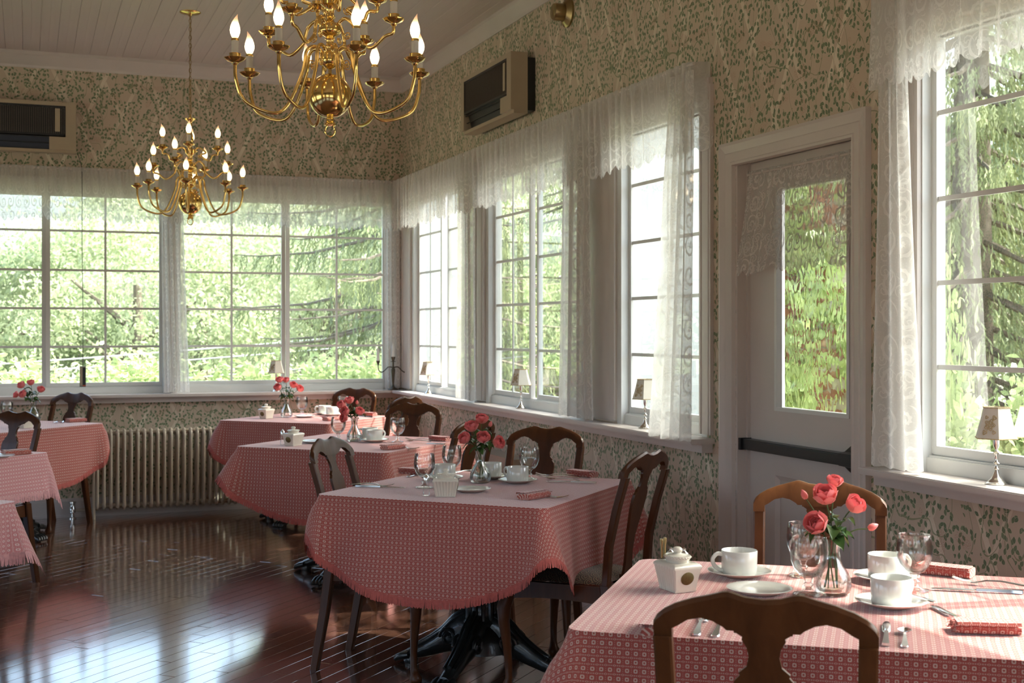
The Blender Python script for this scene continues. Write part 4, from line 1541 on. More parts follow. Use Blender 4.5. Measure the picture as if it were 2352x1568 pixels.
for i in range(60):
    x = rr_.uniform(-0.034, 0.034); z = rr_.uniform(0.003, 0.026)
    d = Vector((rr_.uniform(-0.3, 0.3), 1, rr_.uniform(-0.5, 0.2))).normalized() * rr_.uniform(0.006, 0.012)
    p = Vector((x, 0, z))
    fb_.add([p + Vector((-0.001, 0, 0)), p + Vector((0.001, 0, 0)), p + d + Vector((0.0006, 0, 0.001)), p + d - Vector((0.0006, 0, 0))], [(0, 1, 2, 3)])
napfr = fb_.mesh('fringe', smooth=False)
napfr.materials.append(M['fringe'])

def flat_bar(pts, name, parent, mat=None):
    """pts: (x, half width, z, half thickness) -> flat tapering bar along x"""
    secs = [[(x, -w, z - t), (x, w, z - t), (x, w * 0.8, z + t), (x, -w * 0.8, z + t)] for x, w, z, t in pts]
    return MB().ring_solid(secs).build(name, mat or M['steel'], parent, angle=50)
def knife_proto():
    root = thing('table_knife', 'x', 'knife')
    flat_bar([(-0.11, 0.007, 0.004, 0.0030), (-0.104, 0.0088, 0.0042, 0.0034), (-0.08, 0.007, 0.0048, 0.0034), (-0.04, 0.0058, 0.005, 0.0032), (0.0, 0.0055, 0.005, 0.0030)], 'handle', root)
    flat_bar([(0.0, 0.0056, 0.005, 0.0012), (0.01, 0.0090, 0.005, 0.0010), (0.06, 0.0098, 0.0045, 0.0009), (0.09, 0.0088, 0.004, 0.0008), (0.105, 0.005, 0.0035, 0.0006), (0.108, 0.001, 0.0035, 0.0005)], 'blade', root)
    return root
def fork_proto():
    root = thing('table_fork', 'x', 'fork')
    flat_bar([(-0.10, 0.006, 0.003, 0.0012), (-0.094, 0.0095, 0.0035, 0.0014), (-0.07, 0.0075, 0.006, 0.0014), (-0.02, 0.0036, 0.011, 0.0016), (0.015, 0.0030, 0.009, 0.0016), (0.03, 0.006, 0.005, 0.0012)], 'handle', root)
    flat_bar([(0.03, 0.006, 0.005, 0.0011), (0.038, 0.011, 0.003, 0.0010), (0.052, 0.0118, 0.0025, 0.0010)], 'fork_head', root)
    for k in range(4):
        yy = (k - 1.5) * 0.0064
        MB().tube([(0.052, yy, 0.0025), (0.072, yy, 0.004), (0.092, yy * 0.95, 0.0095), (0.098, yy * 0.93, 0.0125)], [0.0018, 0.0016, 0.0013, 0.0007], 5).build('tine', M['steel'], root)
    return root
def spoon_proto():
    root = thing('teaspoon', 'x', 'spoon')
    flat_bar([(-0.08, 0.005, 0.003, 0.0012), (-0.075, 0.0085, 0.0035, 0.0014), (-0.055, 0.0065, 0.006, 0.0014), (-0.01, 0.0034, 0.010, 0.0016), (0.025, 0.0032, 0.008, 0.0014), (0.034, 0.005, 0.0065, 0.0012)], 'handle', root)
    b = MB()
    rows = []
    for j in range(9):
        s = j / 8
        x = 0.032 + 0.046 * s
        w = 0.0150 * math.sin(PI * (0.08 + 0.90 * s)) ** 0.65
        row = []
        for q in range(7):
            u = q / 6 * 2 - 1
            row.append((x, u * w, 0.0085 - 0.0065 * (1 - u * u) * math.sin(PI * min(1, 0.1 + s * 0.85)) - 0.001 * s))
        rows.append(row)
    b.strip(rows)
    b.build('spoon_bowl', M['steel'], root, angle=180)
    return root

CUP, SAUCER, PLATE, GOBLET, VASE, CADDY, SHAKER, KNIFE, FORK, SPOON = (cup_proto(), saucer_proto(), plate_proto(), goblet_proto(), vase_proto(), caddy_proto(), shaker_proto(), knife_proto(), fork_proto(), spoon_proto())
first = {}
def put(proto, x, y, az, label, cat, group, z=TT):
    if id(proto) not in first:
        first[id(proto)] = True
        o = proto
        o.location = (x, y, z)
        o.rotation_euler = (0, 0, R(az))
        tag(o, label, cat, group)
        return o
    o = place_copy(proto, (x, y, z), R(az), label, group, cat)
    return o
GC, GS, GG, GV, GD, GK, GF, GP, GL = ('white coffee cups', 'white saucers', 'water goblets', 'glass bud vases', 'ribbed sugar caddies', 'table knives', 'table forks', 'teaspoons', 'small white plates')
def cup(x, y, az, label, slabel, sx=None, sy=None):
    put(SAUCER, x if sx is None else sx, y if sy is None else sy, 0, slabel, 'saucer', GS)
    put(CUP, x, y, az, label, 'cup', GC, TT + 0.0048)
def line_obj(proto, a, b, label, cat, group, z=TT):
    """lay a utensil from handle end a towards tip b"""
    az = math.degrees(math.atan2(b[1] - a[1], b[0] - a[0]))
    put(proto, (a[0] + b[0]) / 2, (a[1] + b[1]) / 2, az, label, cat, group, z)

# --- door table
put(CADDY, -1.395, -7.42, -86, 'cream ribbed sugar caddy with tongs on the door table', 'sugar caddy', GD)
tongs_build((-1.425, -7.400, TT + 0.080), R(40), 'antique brass tongs standing in the sugar caddy on the door table')
put(SHAKER, -1.335, -7.345, 0, 'glass salt shaker with steel cap behind the door table caddy, nearer the coffee cup', 'shaker', 'salt and pepper shakers')
put(SHAKER, -1.362, -7.322, 0, 'glass pepper shaker with steel cap behind the door table caddy, nearer the wall', 'shaker', 'salt and pepper shakers')
cup(-1.160, -7.325, 170, 'white cup beside the sugar caddy on the door table', 'white saucer beside the sugar caddy on the door table')
put(PLATE, -1.222, -7.525, 0, 'small white plate between caddy and roses on the door table', 'plate', GL)
put(GOBLET, -1.120, -7.585, 0, 'stemmed goblet between the white plate and the vase on the door table', 'goblet', GG)
put(GOBLET, -0.995, -7.375, 0, 'stemmed goblet behind the roses on the door table', 'goblet', GG)
put(GOBLET, -0.845, -7.640, 0, 'stemmed goblet between two coffee cups on the door table', 'goblet', GG)
put(VASE, -1.060, -7.600, 0, 'clear fluted bud vase of six pink roses on the door table', 'vase', GV)
roses('six coral pink roses and buds in the door table vase', (-1.060, -7.600),
      [(-0.020, -0.01, 0.235, 1.18, 'r'), (0.010, 0.02, 0.270, 0.78, 'r'), (0.050, 0.0, 0.212, 1.0, 'r'), (-0.040, -0.02, 0.170, 1.15, 'r'), (0.088, 0.0, 0.160, 0.95, 'b'), (-0.062, 0.01, 0.232, 0.9, 'b')], 1)
cup(-0.835, -7.515, 0, 'white cup behind the goblet near the napkin on the door table', 'white saucer behind the goblet near the napkin on the door table')
cup(-1.018, -7.775, 12, 'white cup in front of the vase on the door table, a spoon on its saucer', 'white saucer holding a spoon on the door table')
line_obj(SPOON, (-0.945, -7.812), (-0.985, -7.70), 'teaspoon lying on the saucer on the door table', 'spoon', GP, TT + 0.014)
napkin(-0.631, -7.500, 35, 'folded red napkin by the wall side of the door table')
line_obj(KNIFE, (-0.617, -7.770), (-0.803, -7.642), 'table knife near the goblet on the door table', 'knife', GK)
line_obj(FORK, (-0.560, -7.745), (-0.690, -7.590), 'table fork crossing the knife on the door table', 'fork', GF, TT + 0.004)
napkin(-0.985, -8.055, 62, 'folded red napkin in the patch of sun on the door table')
line_obj(KNIFE, (-0.985, -8.000), (-0.930, -7.82), 'table knife with its tip beyond the sunlit napkin on the door table', 'knife', GK)
line_obj(KNIFE, (-1.275, -8.095), (-1.125, -7.90), 'table knife behind the warm brown chair on the door table', 'knife', GK)
line_obj(SPOON, (-1.245, -8.118), (-1.135, -7.975), 'teaspoon beside the knife at the edge of the door table', 'spoon', GP)
napkin(-1.640, -7.800, -37, 'folded red napkin half hidden behind the warm brown chair on the door table')
line_obj(FORK, (-1.590, -7.868), (-1.475, -7.705), 'table fork next to the half hidden napkin on the door table', 'fork', GF)
line_obj(FORK, (-1.558, -7.892), (-1.442, -7.735), 'table fork further from the half hidden napkin on the door table', 'fork', GF)

# --- third table from the corner
put(CADDY, -1.385, -5.488, -20, 'cream ribbed sugar caddy on the third table from the corner', 'sugar caddy', GD)
put(SHAKER, -1.450, -5.440, 0, 'glass salt shaker beside the caddy on the third table from the corner', 'shaker', 'salt and pepper shakers')
put(GOBLET, -1.385, -5.200, 0, 'stemmed goblet beside the caddy on the third table from the corner', 'goblet', GG)
put(GOBLET, -1.165, -4.890, 0, 'stemmed goblet by the back corner of the third table from the corner', 'goblet', GG)
put(GOBLET, -0.875, -5.090, 0, 'stemmed goblet behind the cup on the third table from the corner', 'goblet', GG)
put(VASE, -1.110, -5.115, 0, 'clear bud vase of six roses on the third table from the corner', 'vase', GV)
roses('six coral pink roses on the third table from the corner', (-1.110, -5.115),
      [(-0.034, 0.0, 0.228, 1.15, 'r'), (0.006, 0.02, 0.260, 1.1, 'r'), (0.040, 0.0, 0.238, 0.9, 'b'), (-0.058, -0.01, 0.182, 1.1, 'r'), (0.012, -0.03, 0.186, 1.15, 'r'), (0.068, -0.01, 0.166, 1.1, 'r')], 2)
put(PLATE, -1.246, -5.385, 0, 'small white plate beside the caddy on the third table from the corner', 'plate', GL)
cup(-0.968, -5.190, 120, 'white cup in front of the goblet on the third table from the corner', 'white saucer in front of the goblet on the third table from the corner')
cup(-1.020, -5.000, 160, 'white cup behind the vase on the third table from the corner', 'white saucer behind the vase on the third table from the corner')
cup(-1.228, -4.985, 200, 'white cup beyond the two goblets on the third table from the corner', 'white saucer beyond the two goblets on the third table from the corner')
napkin(-0.605, -5.055, 25, 'folded napkin by the window side of the third table from the corner')
line_obj(FORK, (-0.640, -5.035), (-0.765, -4.960), 'fork beside the window side napkin on the third table, nearer the wall', 'fork', GF)
line_obj(FORK, (-0.670, -5.100), (-0.790, -5.020), 'fork beside the window side napkin on the third table, nearer the cup', 'fork', GF)
line_obj(KNIFE, (-0.650, -5.325), (-0.850, -5.190), 'table knife on the window side of the third table from the corner', 'knife', GK)
line_obj(SPOON, (-0.705, -5.205), (-0.79, -5.12), 'teaspoon between fork and knife on the third table from the corner', 'spoon', GP)
napkin(-1.085, -5.672, -60, 'folded napkin at the front corner of the third table from the corner')
line_obj(FORK, (-1.110, -5.590), (-0.960, -5.730), 'fork under the front corner napkin on the third table from the corner', 'fork', GF, TT + 0.001)
line_obj(KNIFE, (-1.640, -5.075), (-1.470, -5.200), 'table knife by the open floor side of the third table from the corner', 'knife', GK)
line_obj(FORK, (-1.640, -5.045), (-1.520, -5.150), 'fork crossing a knife by the open floor side of the third table', 'fork', GF, TT + 0.004)
napkin(-1.280, -4.700, 45, 'folded napkin at the back corner of the third table from the corner')
line_obj(KNIFE, (-1.20, -4.66), (-1.35, -4.82), 'table knife by the back corner of the third table from the corner', 'knife', GK)
line_obj(SPOON, (-1.080, -4.74), (-1.000, -4.70), 'teaspoon by the back corner of the third table from the corner', 'spoon', GP)

# --- second table from the corner
put(CADDY, -1.515, -3.085, 40, 'cream ribbed sugar caddy on the second table from the corner', 'sugar caddy', GD)
put(SHAKER, -1.560, -3.000, 0, 'glass salt shaker behind the caddy on the second table from the corner', 'shaker', 'salt and pepper shakers')
put(VASE, -1.125, -2.930, 0, 'clear bud vase of five roses on the second table from the corner', 'vase', GV)
roses('five coral pink roses on the second table from the corner', (-1.125, -2.930),
      [(-0.068, 0.0, 0.205, 1.1, 'r'), (-0.028, 0.02, 0.228, 1.1, 'r'), (-0.044, -0.02, 0.168, 1.15, 'r'), (0.028, -0.01, 0.166, 1.1, 'r'), (-0.048, -0.03, 0.136, 1.05, 'r'), (0.014, 0.0, 0.215, 0.9, 'b')], 3)
put(GOBLET, -1.205, -2.86, 0, 'stemmed goblet beside the roses on the second table from the corner', 'goblet', GG)
put(GOBLET, -0.905, -3.08, 0, 'stemmed goblet near the dark chair on the second table from the corner', 'goblet', GG)
cup(-1.030, -3.030, 20, 'white cup in front of the vase on the second table from the corner', 'white saucer in front of the vase on the second table from the corner')
cup(-1.010, -2.850, 170, 'white cup behind the vase on the second table from the corner', 'white saucer behind the vase on the second table from the corner')
put(PLATE, -1.370, -2.960, 0, 'small white plate beside the caddy on the second table from the corner', 'plate', GL)
napkin(-1.050, -3.500, -60, 'folded napkin at the front corner of the second table from the corner')
line_obj(FORK, (-1.060, -3.45), (-0.93, -3.56), 'fork under the front corner napkin on the second table from the corner', 'fork', GF, TT + 0.001)
napkin(-0.645, -3.085, 30, 'folded napkin by the window side of the second table from the corner')
line_obj(KNIFE, (-0.705, -3.340), (-0.868, -3.210), 'table knife on the window side of the second table from the corner', 'knife', GK)
line_obj(FORK, (-0.69, -3.06), (-0.80, -2.97), 'fork beside the window side napkin on the second table from the corner', 'fork', GF)
line_obj(SPOON, (-0.735, -3.15), (-0.835, -3.06), 'teaspoon beside the knife on the second table from the corner', 'spoon', GP)

# --- corner table
put(CADDY, -1.272, -0.820, 40, 'cream ribbed sugar caddy on the corner table', 'sugar caddy', GD)
put(VASE, -1.105, -0.730, 0, 'clear bud vase of five roses on the corner table', 'vase', GV)
roses('five coral pink roses on the corner table', (-1.105, -0.730),
      [(-0.048, 0, 0.268, 1.15, 'r'), (-0.004, 0.01, 0.268, 1.0, 'r'), (-0.055, -0.02, 0.212, 1.2, 'r'), (0.048, 0, 0.230, 1.15, 'r'), (0.093, 0, 0.205, 1.2, 'r')], 4)
put(GOBLET, -0.945, -0.52, 0, 'stemmed goblet beside the roses on the corner table', 'goblet', GG)
put(GOBLET, -0.640, -0.60, 0, 'stemmed goblet in front of the corner chair on the corner table', 'goblet', GG)
cup(-0.775, -0.545, 170, 'white cup nearer the back wall on the corner table', 'white saucer nearer the back wall on the corner table')
cup(-0.757, -0.730, 10, 'white cup nearer the open room on the corner table', 'white saucer nearer the open room on the corner table')
put(PLATE, -0.985, -0.800, 0, 'small white plate beside the vase on the corner table', 'plate', GL)
napkin(-0.500, -0.800, 40, 'sunlit folded napkin at the window corner of the corner table')
napkin(-0.865, -1.200, -60, 'folded napkin at the front corner of the corner table')
line_obj(KNIFE, (-0.530, -0.99), (-0.66, -0.87), 'table knife in the sun on the corner table', 'knife', GK)

# --- radiator table and square-clothed table
put(VASE, -2.875, -0.420, 0, 'clear bud vase of five roses on the radiator table', 'vase', GV)
roses('five coral pink roses on the radiator table', (-2.875, -0.420),
      [(-0.080, 0, 0.245, 1.15, 'r'), (-0.022, 0.01, 0.262, 1.05, 'r'), (0.048, 0, 0.212, 1.05, 'r'), (-0.118, 0, 0.180, 0.95, 'r'), (-0.060, -0.02, 0.182, 1.2, 'r')], 5)
put(GOBLET, -3.055, -0.420, 0, 'stemmed goblet beside the roses on the radiator table', 'goblet', GG)
put(CADDY, -2.934, -1.165, 45, 'cream ribbed sugar caddy on the radiator table', 'sugar caddy', GD)
napkin(-2.595, -0.705, -60, 'folded napkin at the window corner of the radiator table')
line_obj(SPOON, (-2.70, -0.66), (-2.735, -0.77), 'teaspoon beside the napkin on the radiator table', 'spoon', GP)
line_obj(FORK, (-2.655, -0.64), (-2.70, -0.80), 'fork beside the napkin on the radiator table', 'fork', GF)
napkin(-2.975, -3.110, -65, 'folded napkin on the faded pink square cloth')
put(PLATE, -3.060, -3.230, 0, 'small white plate on the faded pink square cloth', 'plate', GL)

# ------------------------------------------------------------------ small silver lamps on the sills
def lamp_proto():
    root = thing('sill_lamp', 'x', 'lamp')
    st = MB().lathe([(0.0, 0.0), (0.034, 0.0), (0.035, 0.003), (0.030, 0.007), (0.027, 0.008), (0.026, 0.012), (0.018, 0.018), (0.012, 0.027), (0.007, 0.040), (0.005, 0.046), (0.009, 0.049), (0.005, 0.053),
                     (0.004, 0.062), (0.011, 0.067), (0.004, 0.073), (0.0055, 0.082), (0.0045, 0.094), (0.011, 0.100), (0.0045, 0.106), (0.005, 0.114), (0.009, 0.122), (0.010, 0.142), (0.0, 0.142)], 20)
    st.build('lamp_stand', M['silver'], root, angle=60)
    # six-panelled shade, slightly concave
    sh = MB()
    n = 6
    outer, inner = [], []
    for z, r in ((0.148, 0.0690), (0.166, 0.0640), (0.19, 0.0570), (0.215, 0.0500), (0.246, 0.0430)):
        outer.append([(r * math.cos(2 * PI * i / n + 0.3) * 1.0, r * math.sin(2 * PI * i / n + 0.3), z) for i in range(n)])
        inner.append([(0.96 * r * math.cos(2 * PI * i / n + 0.3) * 1.0, 0.96 * r * math.sin(2 * PI * i / n + 0.3), z) for i in range(n)])
    sh.strip(outer + list(reversed(inner)), closed_u=True, closed_v=True)
    shade = sh.build('lamp_shade', M['shade'], root, angle=25)
    for z, r in ((0.148, 0.0695), (0.246, 0.0435)):
        MB().tube([(r * math.cos(2 * PI * i / n + 0.3), r * math.sin(2 * PI * i / n + 0.3), z) for i in range(n)], 0.0020, 6, closed=True).build('trim_cord', M['embroid'], shade)
    # embroidered rose on the panel facing the room
    em = MB()
    rr = random.Random(4)
    a0 = 2 * PI * 3.5 / n + 0.3
    dirv = Vector((math.cos(a0), math.sin(a0), 0))
    tan = Vector((-math.sin(a0), math.cos(a0), 0))
    def on_panel(t, z):
        r = interp([(0.148, 0.0598), (0.166, 0.0555), (0.19, 0.0494), (0.215, 0.0434), (0.246, 0.0373)], z)
        return tuple(dirv * (r + 0.0008) + tan * t + Vector((0, 0, z)))
    def wreath(t0, z0, rad, lobes):
        em.tube([on_panel(t0 + rad * (1 + 0.25 * math.cos(lobes * a)) * math.cos(a), z0 + rad * (1 + 0.25 * math.cos(lobes * a)) * math.sin(a)) for a in [2 * PI * i / 24 for i in range(24)]], 0.0014, 5, closed=True)
    for t0, z0, rad in ((0.0, 0.192, 0.015), (0.0, 0.192, 0.010), (0.0, 0.192, 0.005), (-0.014, 0.168, 0.006), (0.013, 0.215, 0.006), (0.016, 0.170, 0.005), (-0.012, 0.216, 0.004)):
        wreath(t0, z0, rad, 5 if rad > 0.007 else 3)
    em.tube([on_panel(-0.018 + 0.036 * i / 12, 0.160 + 0.060 * i / 12 + 0.006 * math.sin(i * 1.4)) for i in range(13)], 0.0012, 5)
    em.build('embroidery', M['embroid'], shade)
    return root
LAMP = lamp_proto()
for x, y, lab in ((-1.056, -0.035, 'small silver lamp alone on the back wall sill'),
                  (-0.022, -0.816, 'small silver lamp on the side sill next to the candelabrum'),
                  (-0.022, -2.790, 'small silver lamp in the middle of the second side window'),
                  (-0.022, -4.515, 'small silver lamp under the third side window, near the door'),
                  (-0.022, -7.000, 'small silver lamp on the sill right of the door')):
    put(LAMP, x, y, -22 if x > -0.5 else -5, lab, 'lamp', 'small silver sill lamps', SZ + 0.0005)

# candelabrum in the corner
cd = thing('candelabrum', 'pewter three-armed candelabrum in the sill corner', 'candelabrum', (-0.104, -0.092, SZ + 0.0005), R(-21))
MB().lathe([(0.0, 0.0), (0.042, 0.0), (0.043, 0.004), (0.036, 0.010), (0.020, 0.018), (0.010, 0.030), (0.0075, 0.045), (0.009, 0.060), (0.013, 0.11), (0.0165, 0.155), (0.0165, 0.168), (0.009, 0.185), (0.007, 0.20),
           (0.007, 0.23), (0.024, 0.232), (0.024, 0.234), (0.008, 0.238), (0.013, 0.252), (0.018, 0.270), (0.019, 0.272), (0.0, 0.270)], 18).build('stand', M['pewter'], cd, angle=50)
for s in (-1, 1):
    a = MB().tube(catmull([(s * 0.006, 0, 0.185), (s * 0.040, 0, 0.188), (s * 0.070, 0, 0.160), (s * 0.095, 0, 0.146), (s * 0.117, 0, 0.160), (s * 0.124, 0, 0.195), (s * 0.124, 0, 0.205)], 5), 0.0045, 8).build('arm', M['pewter'], cd)
    MB().lathe([(0.0, 0.0), (0.006, 0.0), (0.024, 0.002), (0.024, 0.004), (0.007, 0.006), (0.011, 0.018), (0.017, 0.034), (0.018, 0.036), (0.0, 0.034)], 16, (s * 0.124, 0, 0.203)).build('candle_cup', M['pewter'], a, angle=50)
for x, z in ((0, 0.270), (-0.124, 0.237), (0.124, 0.237)):
    c = tag(MB().lathe([(0.0, 0.0), (0.0125, 0.0), (0.0115, 0.088), (0.006, 0.104), (0.001, 0.116), (0.0, 0.116)], 14).build('taper_candle', M['candle'], None, angle=60),
            'white taper candle in the middle cup of the candelabrum' if x == 0 else 'white taper candle in the candelabrum arm toward the %s' % ('back window' if x < 0 else 'side window'), 'candle', 'candelabrum candles')
    c.location = cd.matrix_basis @ Vector((x, 0, z))

# ------------------------------------------------------------------ radiator
rad = thing('radiator', 'beige column radiator below the back wall window', 'radiator', (-1.815, -0.15, 0))
rs = MB()
for y in (-0.055, 0.055):
    rs.tube(catmull([(0, y * 0.4, 0.070), (0, y, 0.10), (0, y, 0.18), (0, y, 0.40), (0, y, 0.58), (0, y, 0.632), (0, y * 0.4, 0.660)], 3), 0.0125, 9)
for z in (0.09, 0.64):
    rs.tube([(0, -0.055, z), (0, 0.055, z)], 0.0145, 8)
    rs.tube([(-0.0245, 0, z), (0.0245, 0, z)], 0.019, 8)
rs_me = rs.mesh('section', angle=60)
rs_me.materials.append(M['radiator'])
NSEC = 26
for i in range(NSEC):
    link('radiator_section', rs_me, None, rad, ((i - (NSEC - 1) / 2) * 0.0490, 0, 0))
for s in (-1, 1):
    MB().tube([(s * (NSEC / 2 * 0.0490), -0.05, 0.0), (s * (NSEC / 2 * 0.0490), -0.05, 0.14), (s * (NSEC / 2 * 0.0490), -0.05, 0.62)], 0.0125, 10).build('end_post', M['radiator'], rad)
vl = thing('radiator_valve', 'chrome radiator valve at the floor beside the radiator post', 'valve', (-2.60, -0.10, 0))
MB().lathe([(0.0, 0.0), (0.03, 0.0), (0.03, 0.008), (0.012, 0.012), (0.012, 0.04), (0.024, 0.045), (0.026, 0.075), (0.020, 0.085), (0.020, 0.11), (0.028, 0.115), (0.028, 0.128), (0.0, 0.132)], 16).build('valve_body', M['steel'], vl, angle=50)
MB().tube([(0, 0, 0.06), (0.17, -0.01, 0.06)], 0.011, 8).build('pipe', M['radiator'], vl)
# second, low beige convector under the side windows, seen between chairs
hv = thing('convector', 'low beige convector behind the chairs under the side windows', 'heater', (-0.10, -2.62, 0))
MB().box(-0.05, 0.095, -0.34, 0.34, 0.08, 0.625).build('casing', M['radiator'], hv, smooth=False)
for k in range(12):
    y = -0.30 + 0.6 * k / 11
    MB().box(-0.053, -0.05, y - 0.012, y + 0.012, 0.14, 0.52).build('louvre', M['radiator'], hv, smooth=False)
for s in (-1, 1):
    MB().box(-0.04, 0.08, s * 0.30 - 0.02, s * 0.30 + 0.02, 0.0, 0.08).build('foot', M['radiator'], hv, smooth=False)

# ------------------------------------------------------------------ wall air purifiers
def purifier(label, loc, rz):
    """local x along the wall (width .95), -y into the room, z up; base at bottom"""
    root = thing('air_purifier', label, 'air purifier', loc, rz, 'beige wall air purifiers')
    W, H_, D = 0.96, 0.375, 0.16
    sh = MB()
    sh.box(-W / 2, W / 2, -0.05, 0.0, 0.02, H_ - 0.03)
    sh.build('back_box', M['dark'], root, smooth=False)
    # front shell with sloping lower lip and openings
    def ring(x0, x1, z0, z1):
        sh2.box(x0, x1, -D, -0.045, z0, z1)
    sh2 = MB()
    gx0, gx1, gz0_, gz1_ = -W / 2 + 0.06, W / 2 - 0.075, 0.125, H_ - 0.028
    sh2.box(-W / 2, W / 2, -D, -0.05, gz1_, H_)
    sh2.box(-W / 2, gx0, -D, -0.05, 0.02, gz1_)
    sh2.box(gx1, W / 2, -D, -0.05, 0.02, gz1_)
    sh2.box(W / 2 - 0.19, gx1, -D, -0.05, 0.02, 0.115)
    sh2.box(-W / 2, W / 2, -D + 0.02, -0.05, 0.0, 0.022)
    sh2.build('front_shell', M['beige'], root, smooth=False)
    MB().box(gx0, gx1, -D + 0.03, -0.06, gz0_, gz1_).build('filter_screen', M['dark'], root, smooth=False)
    n = 54
    slat = MB().box(-0.0035, 0.0035, -D + 0.006, -D + 0.03, gz0_ + 0.012, gz1_ - 0.012)
    sm_ = slat.mesh('grille_slat', smooth=False)
    sm_.materials.append(M['grille'])
    for i in range(n):
        link('grille_slat', sm_, None, root, (gx0 + 0.012 + (gx1 - gx0 - 0.024) * i / (n - 1), 0, 0))
    fr_ = MB()
    fr_.box(gx0, gx1, -D + 0.002, -D + 0.03, gz0_, gz0_ + 0.014)
    fr_.box(gx0, gx1, -D + 0.002, -D + 0.03, gz1_ - 0.014, gz1_)
    fr_.box(gx0, gx0 + 0.008, -D + 0.002, -D + 0.03, gz0_, gz1_)
    fr_.box(gx1 - 0.008, gx1, -D + 0.002, -D + 0.03, gz0_, gz1_)
    fr_.build('grille_frame', M['dark'], root, smooth=False)
    MB().box(gx1 - 0.075, gx1 - 0.040, -D + 0.003, -D + 0.012, gz0_ + 0.03, gz1_ - 0.02).build('indicator_strip', M['beige'], root, smooth=False)
    lv = MB()
    lv.add([(gx0 - 0.03, -D + 0.035, 0.118), (W / 2 - 0.19, -D + 0.035, 0.118), (W / 2 - 0.19, -D + 0.06, 0.022), (gx0 - 0.03, -D + 0.06, 0.022)], [(0, 1, 2, 3)])
    lv.box(gx0 - 0.03, W / 2 - 0.19, -D + 0.02, -D + 0.028, 0.066, 0.07)
    lv.box(gx0 - 0.03, W / 2 - 0.19, -D + 0.012, -D + 0.02, 0.112, 0.118)
    lv.build('outlet_louvre', M['dark'], root, smooth=False)
    return root
purifier('beige air purifier with dark grille high on the side wall', (-0.002, -2.50, 2.745), R(-90))
purifier('beige air purifier with dark grille high on the back wall', (-3.055, -0.002, 2.742), 0)
# remote on a hanging cord below the back purifier
rm = thing('hanging_remote', 'slim grey remote hanging on a black cord before the back window', 'remote', (-2.529, -0.165, 0.992))
MB().box(-0.022, 0.022, -0.009, 0.009, 0, 0.155).build('remote_body', M['grey'], rm, smooth=False)
MB().box(0.0, 0.0215, -0.0105, -0.009, 0.012, 0.145).build('dark_face', M['dark'], rm, smooth=False)
MB().box(-0.019, -0.003, -0.0102, -0.009, 0.01, 0.147).build('pale_strip', M['beige'], rm, smooth=False)
MB().box(0.0, 0.0215, -0.0112, -0.0105, 0.006, 0.014).build('red_band', plain('red_label', (0.5, 0.08, 0.03), 0.5), rm, smooth=False)
MB().tube(catmull([(0.0, 0, 0.154), (0.002, 0.0, 0.5), (-0.004, 0.0, 1.0), (-0.003, 0.03, 1.5), (-0.006, 0.09, 1.66), (-0.03, 0.14, 1.76)], 6), 0.0026, 6).build('cord', M['dark'], rm)
# brass bell-like wall fitting near the ceiling
bl = thing('wall_sounder', 'round amber brass wall fitting high on the side wall near the ceiling', 'wall fitting', (-0.0, -3.49, 3.248))
mrotY = Matrix.Rotation(R(-90), 4, 'Y')
MB().lathe([(0.0, 0.0), (0.085, 0.0), (0.085, 0.012), (0.06, 0.03), (0.055, 0.035), (0.0, 0.035)], 28, m=mrotY).build('wall_plate', M['brass_dull'], bl, angle=40)
MB().lathe([(0.0, 0.03), (0.048, 0.03), (0.05, 0.05), (0.05, 0.085), (0.045, 0.095), (0.0, 0.098)], 24, m=mrotY).build('drum', M['brass_dull'], bl, angle=40)

# ------------------------------------------------------------------ chandeliers
def bulb_mesh():
    prof = [(0.0075, 0.0), (0.0125, 0.008), (0.0165, 0.020), (0.0178, 0.030), (0.0160, 0.043), (0.0115, 0.057), (0.0065, 0.070), (0.0028, 0.080), (0.0004, 0.087)]
    b = MB()
    n = 14
    vs, fs = [], []
    k = len(prof)
    for i in range(n):
        a = 2 * PI * i / n
        for r, z in prof:
            bend = 0.010 * max(0, (z - 0.05) / 0.037) ** 2
            vs.append((r * math.cos(a) + bend, r * math.sin(a), z))
    for i in range(n):
        j = (i + 1) % n
        for q in range(k - 1):
            fs.append((i * k + q, j * k + q, j * k + q + 1, i * k + q + 1))
    b.add(vs, fs)
    return b.mesh('flame_bulb', angle=80)
bulb_me = bulb_mesh(); bulb_me.materials.append(M['bulb'])
pan_b = MB()
n_ = 28
vs, fs = [], []
pp = [(0.004, -0.022), (0.010, -0.018), (0.012, -0.012), (0.030, -0.004), (0.037, 0.004), (0.0365, 0.0055), (0.028, 0.0015), (0.0195, 0.0), (0.0195, 0.019), (0.0205, 0.020), (0.0180, 0.0205), (0.0170, 0.002), (0.0, 0.002)]
for i in range(n_):
    a = 2 * PI * i / n_
    for r, z in pp:
        w = 1 + (0.05 * math.cos(a * 7) if r > 0.025 else 0)
        vs.append((r * w * math.cos(a), r * w * math.sin(a), z))
k_ = len(pp)
for i in range(n_):
    j = (i + 1) % n_
    for q in range(k_ - 1):
        fs.append((i * k_ + q, j * k_ + q, j * k_ + q + 1, i * k_ + q + 1))
pan_b.add(vs, fs)
pan_me = pan_b.mesh('drip_pan', angle=40); pan_me.materials.append(M['brass'])
slv_me = MB().lathe([(0.0125, 0.0), (0.0125, 0.064), (0.0, 0.064)], 16).mesh('candle_sleeve', angle=60); slv_me.materials.append(M['sleeve'])
col_me = MB().lathe([(0.0132, 0.0), (0.0135, 0.002), (0.0135, 0.007), (0.010, 0.009), (0.0, 0.009)], 16).mesh('bulb_collar', angle=60); col_me.materials.append(M['brass'])
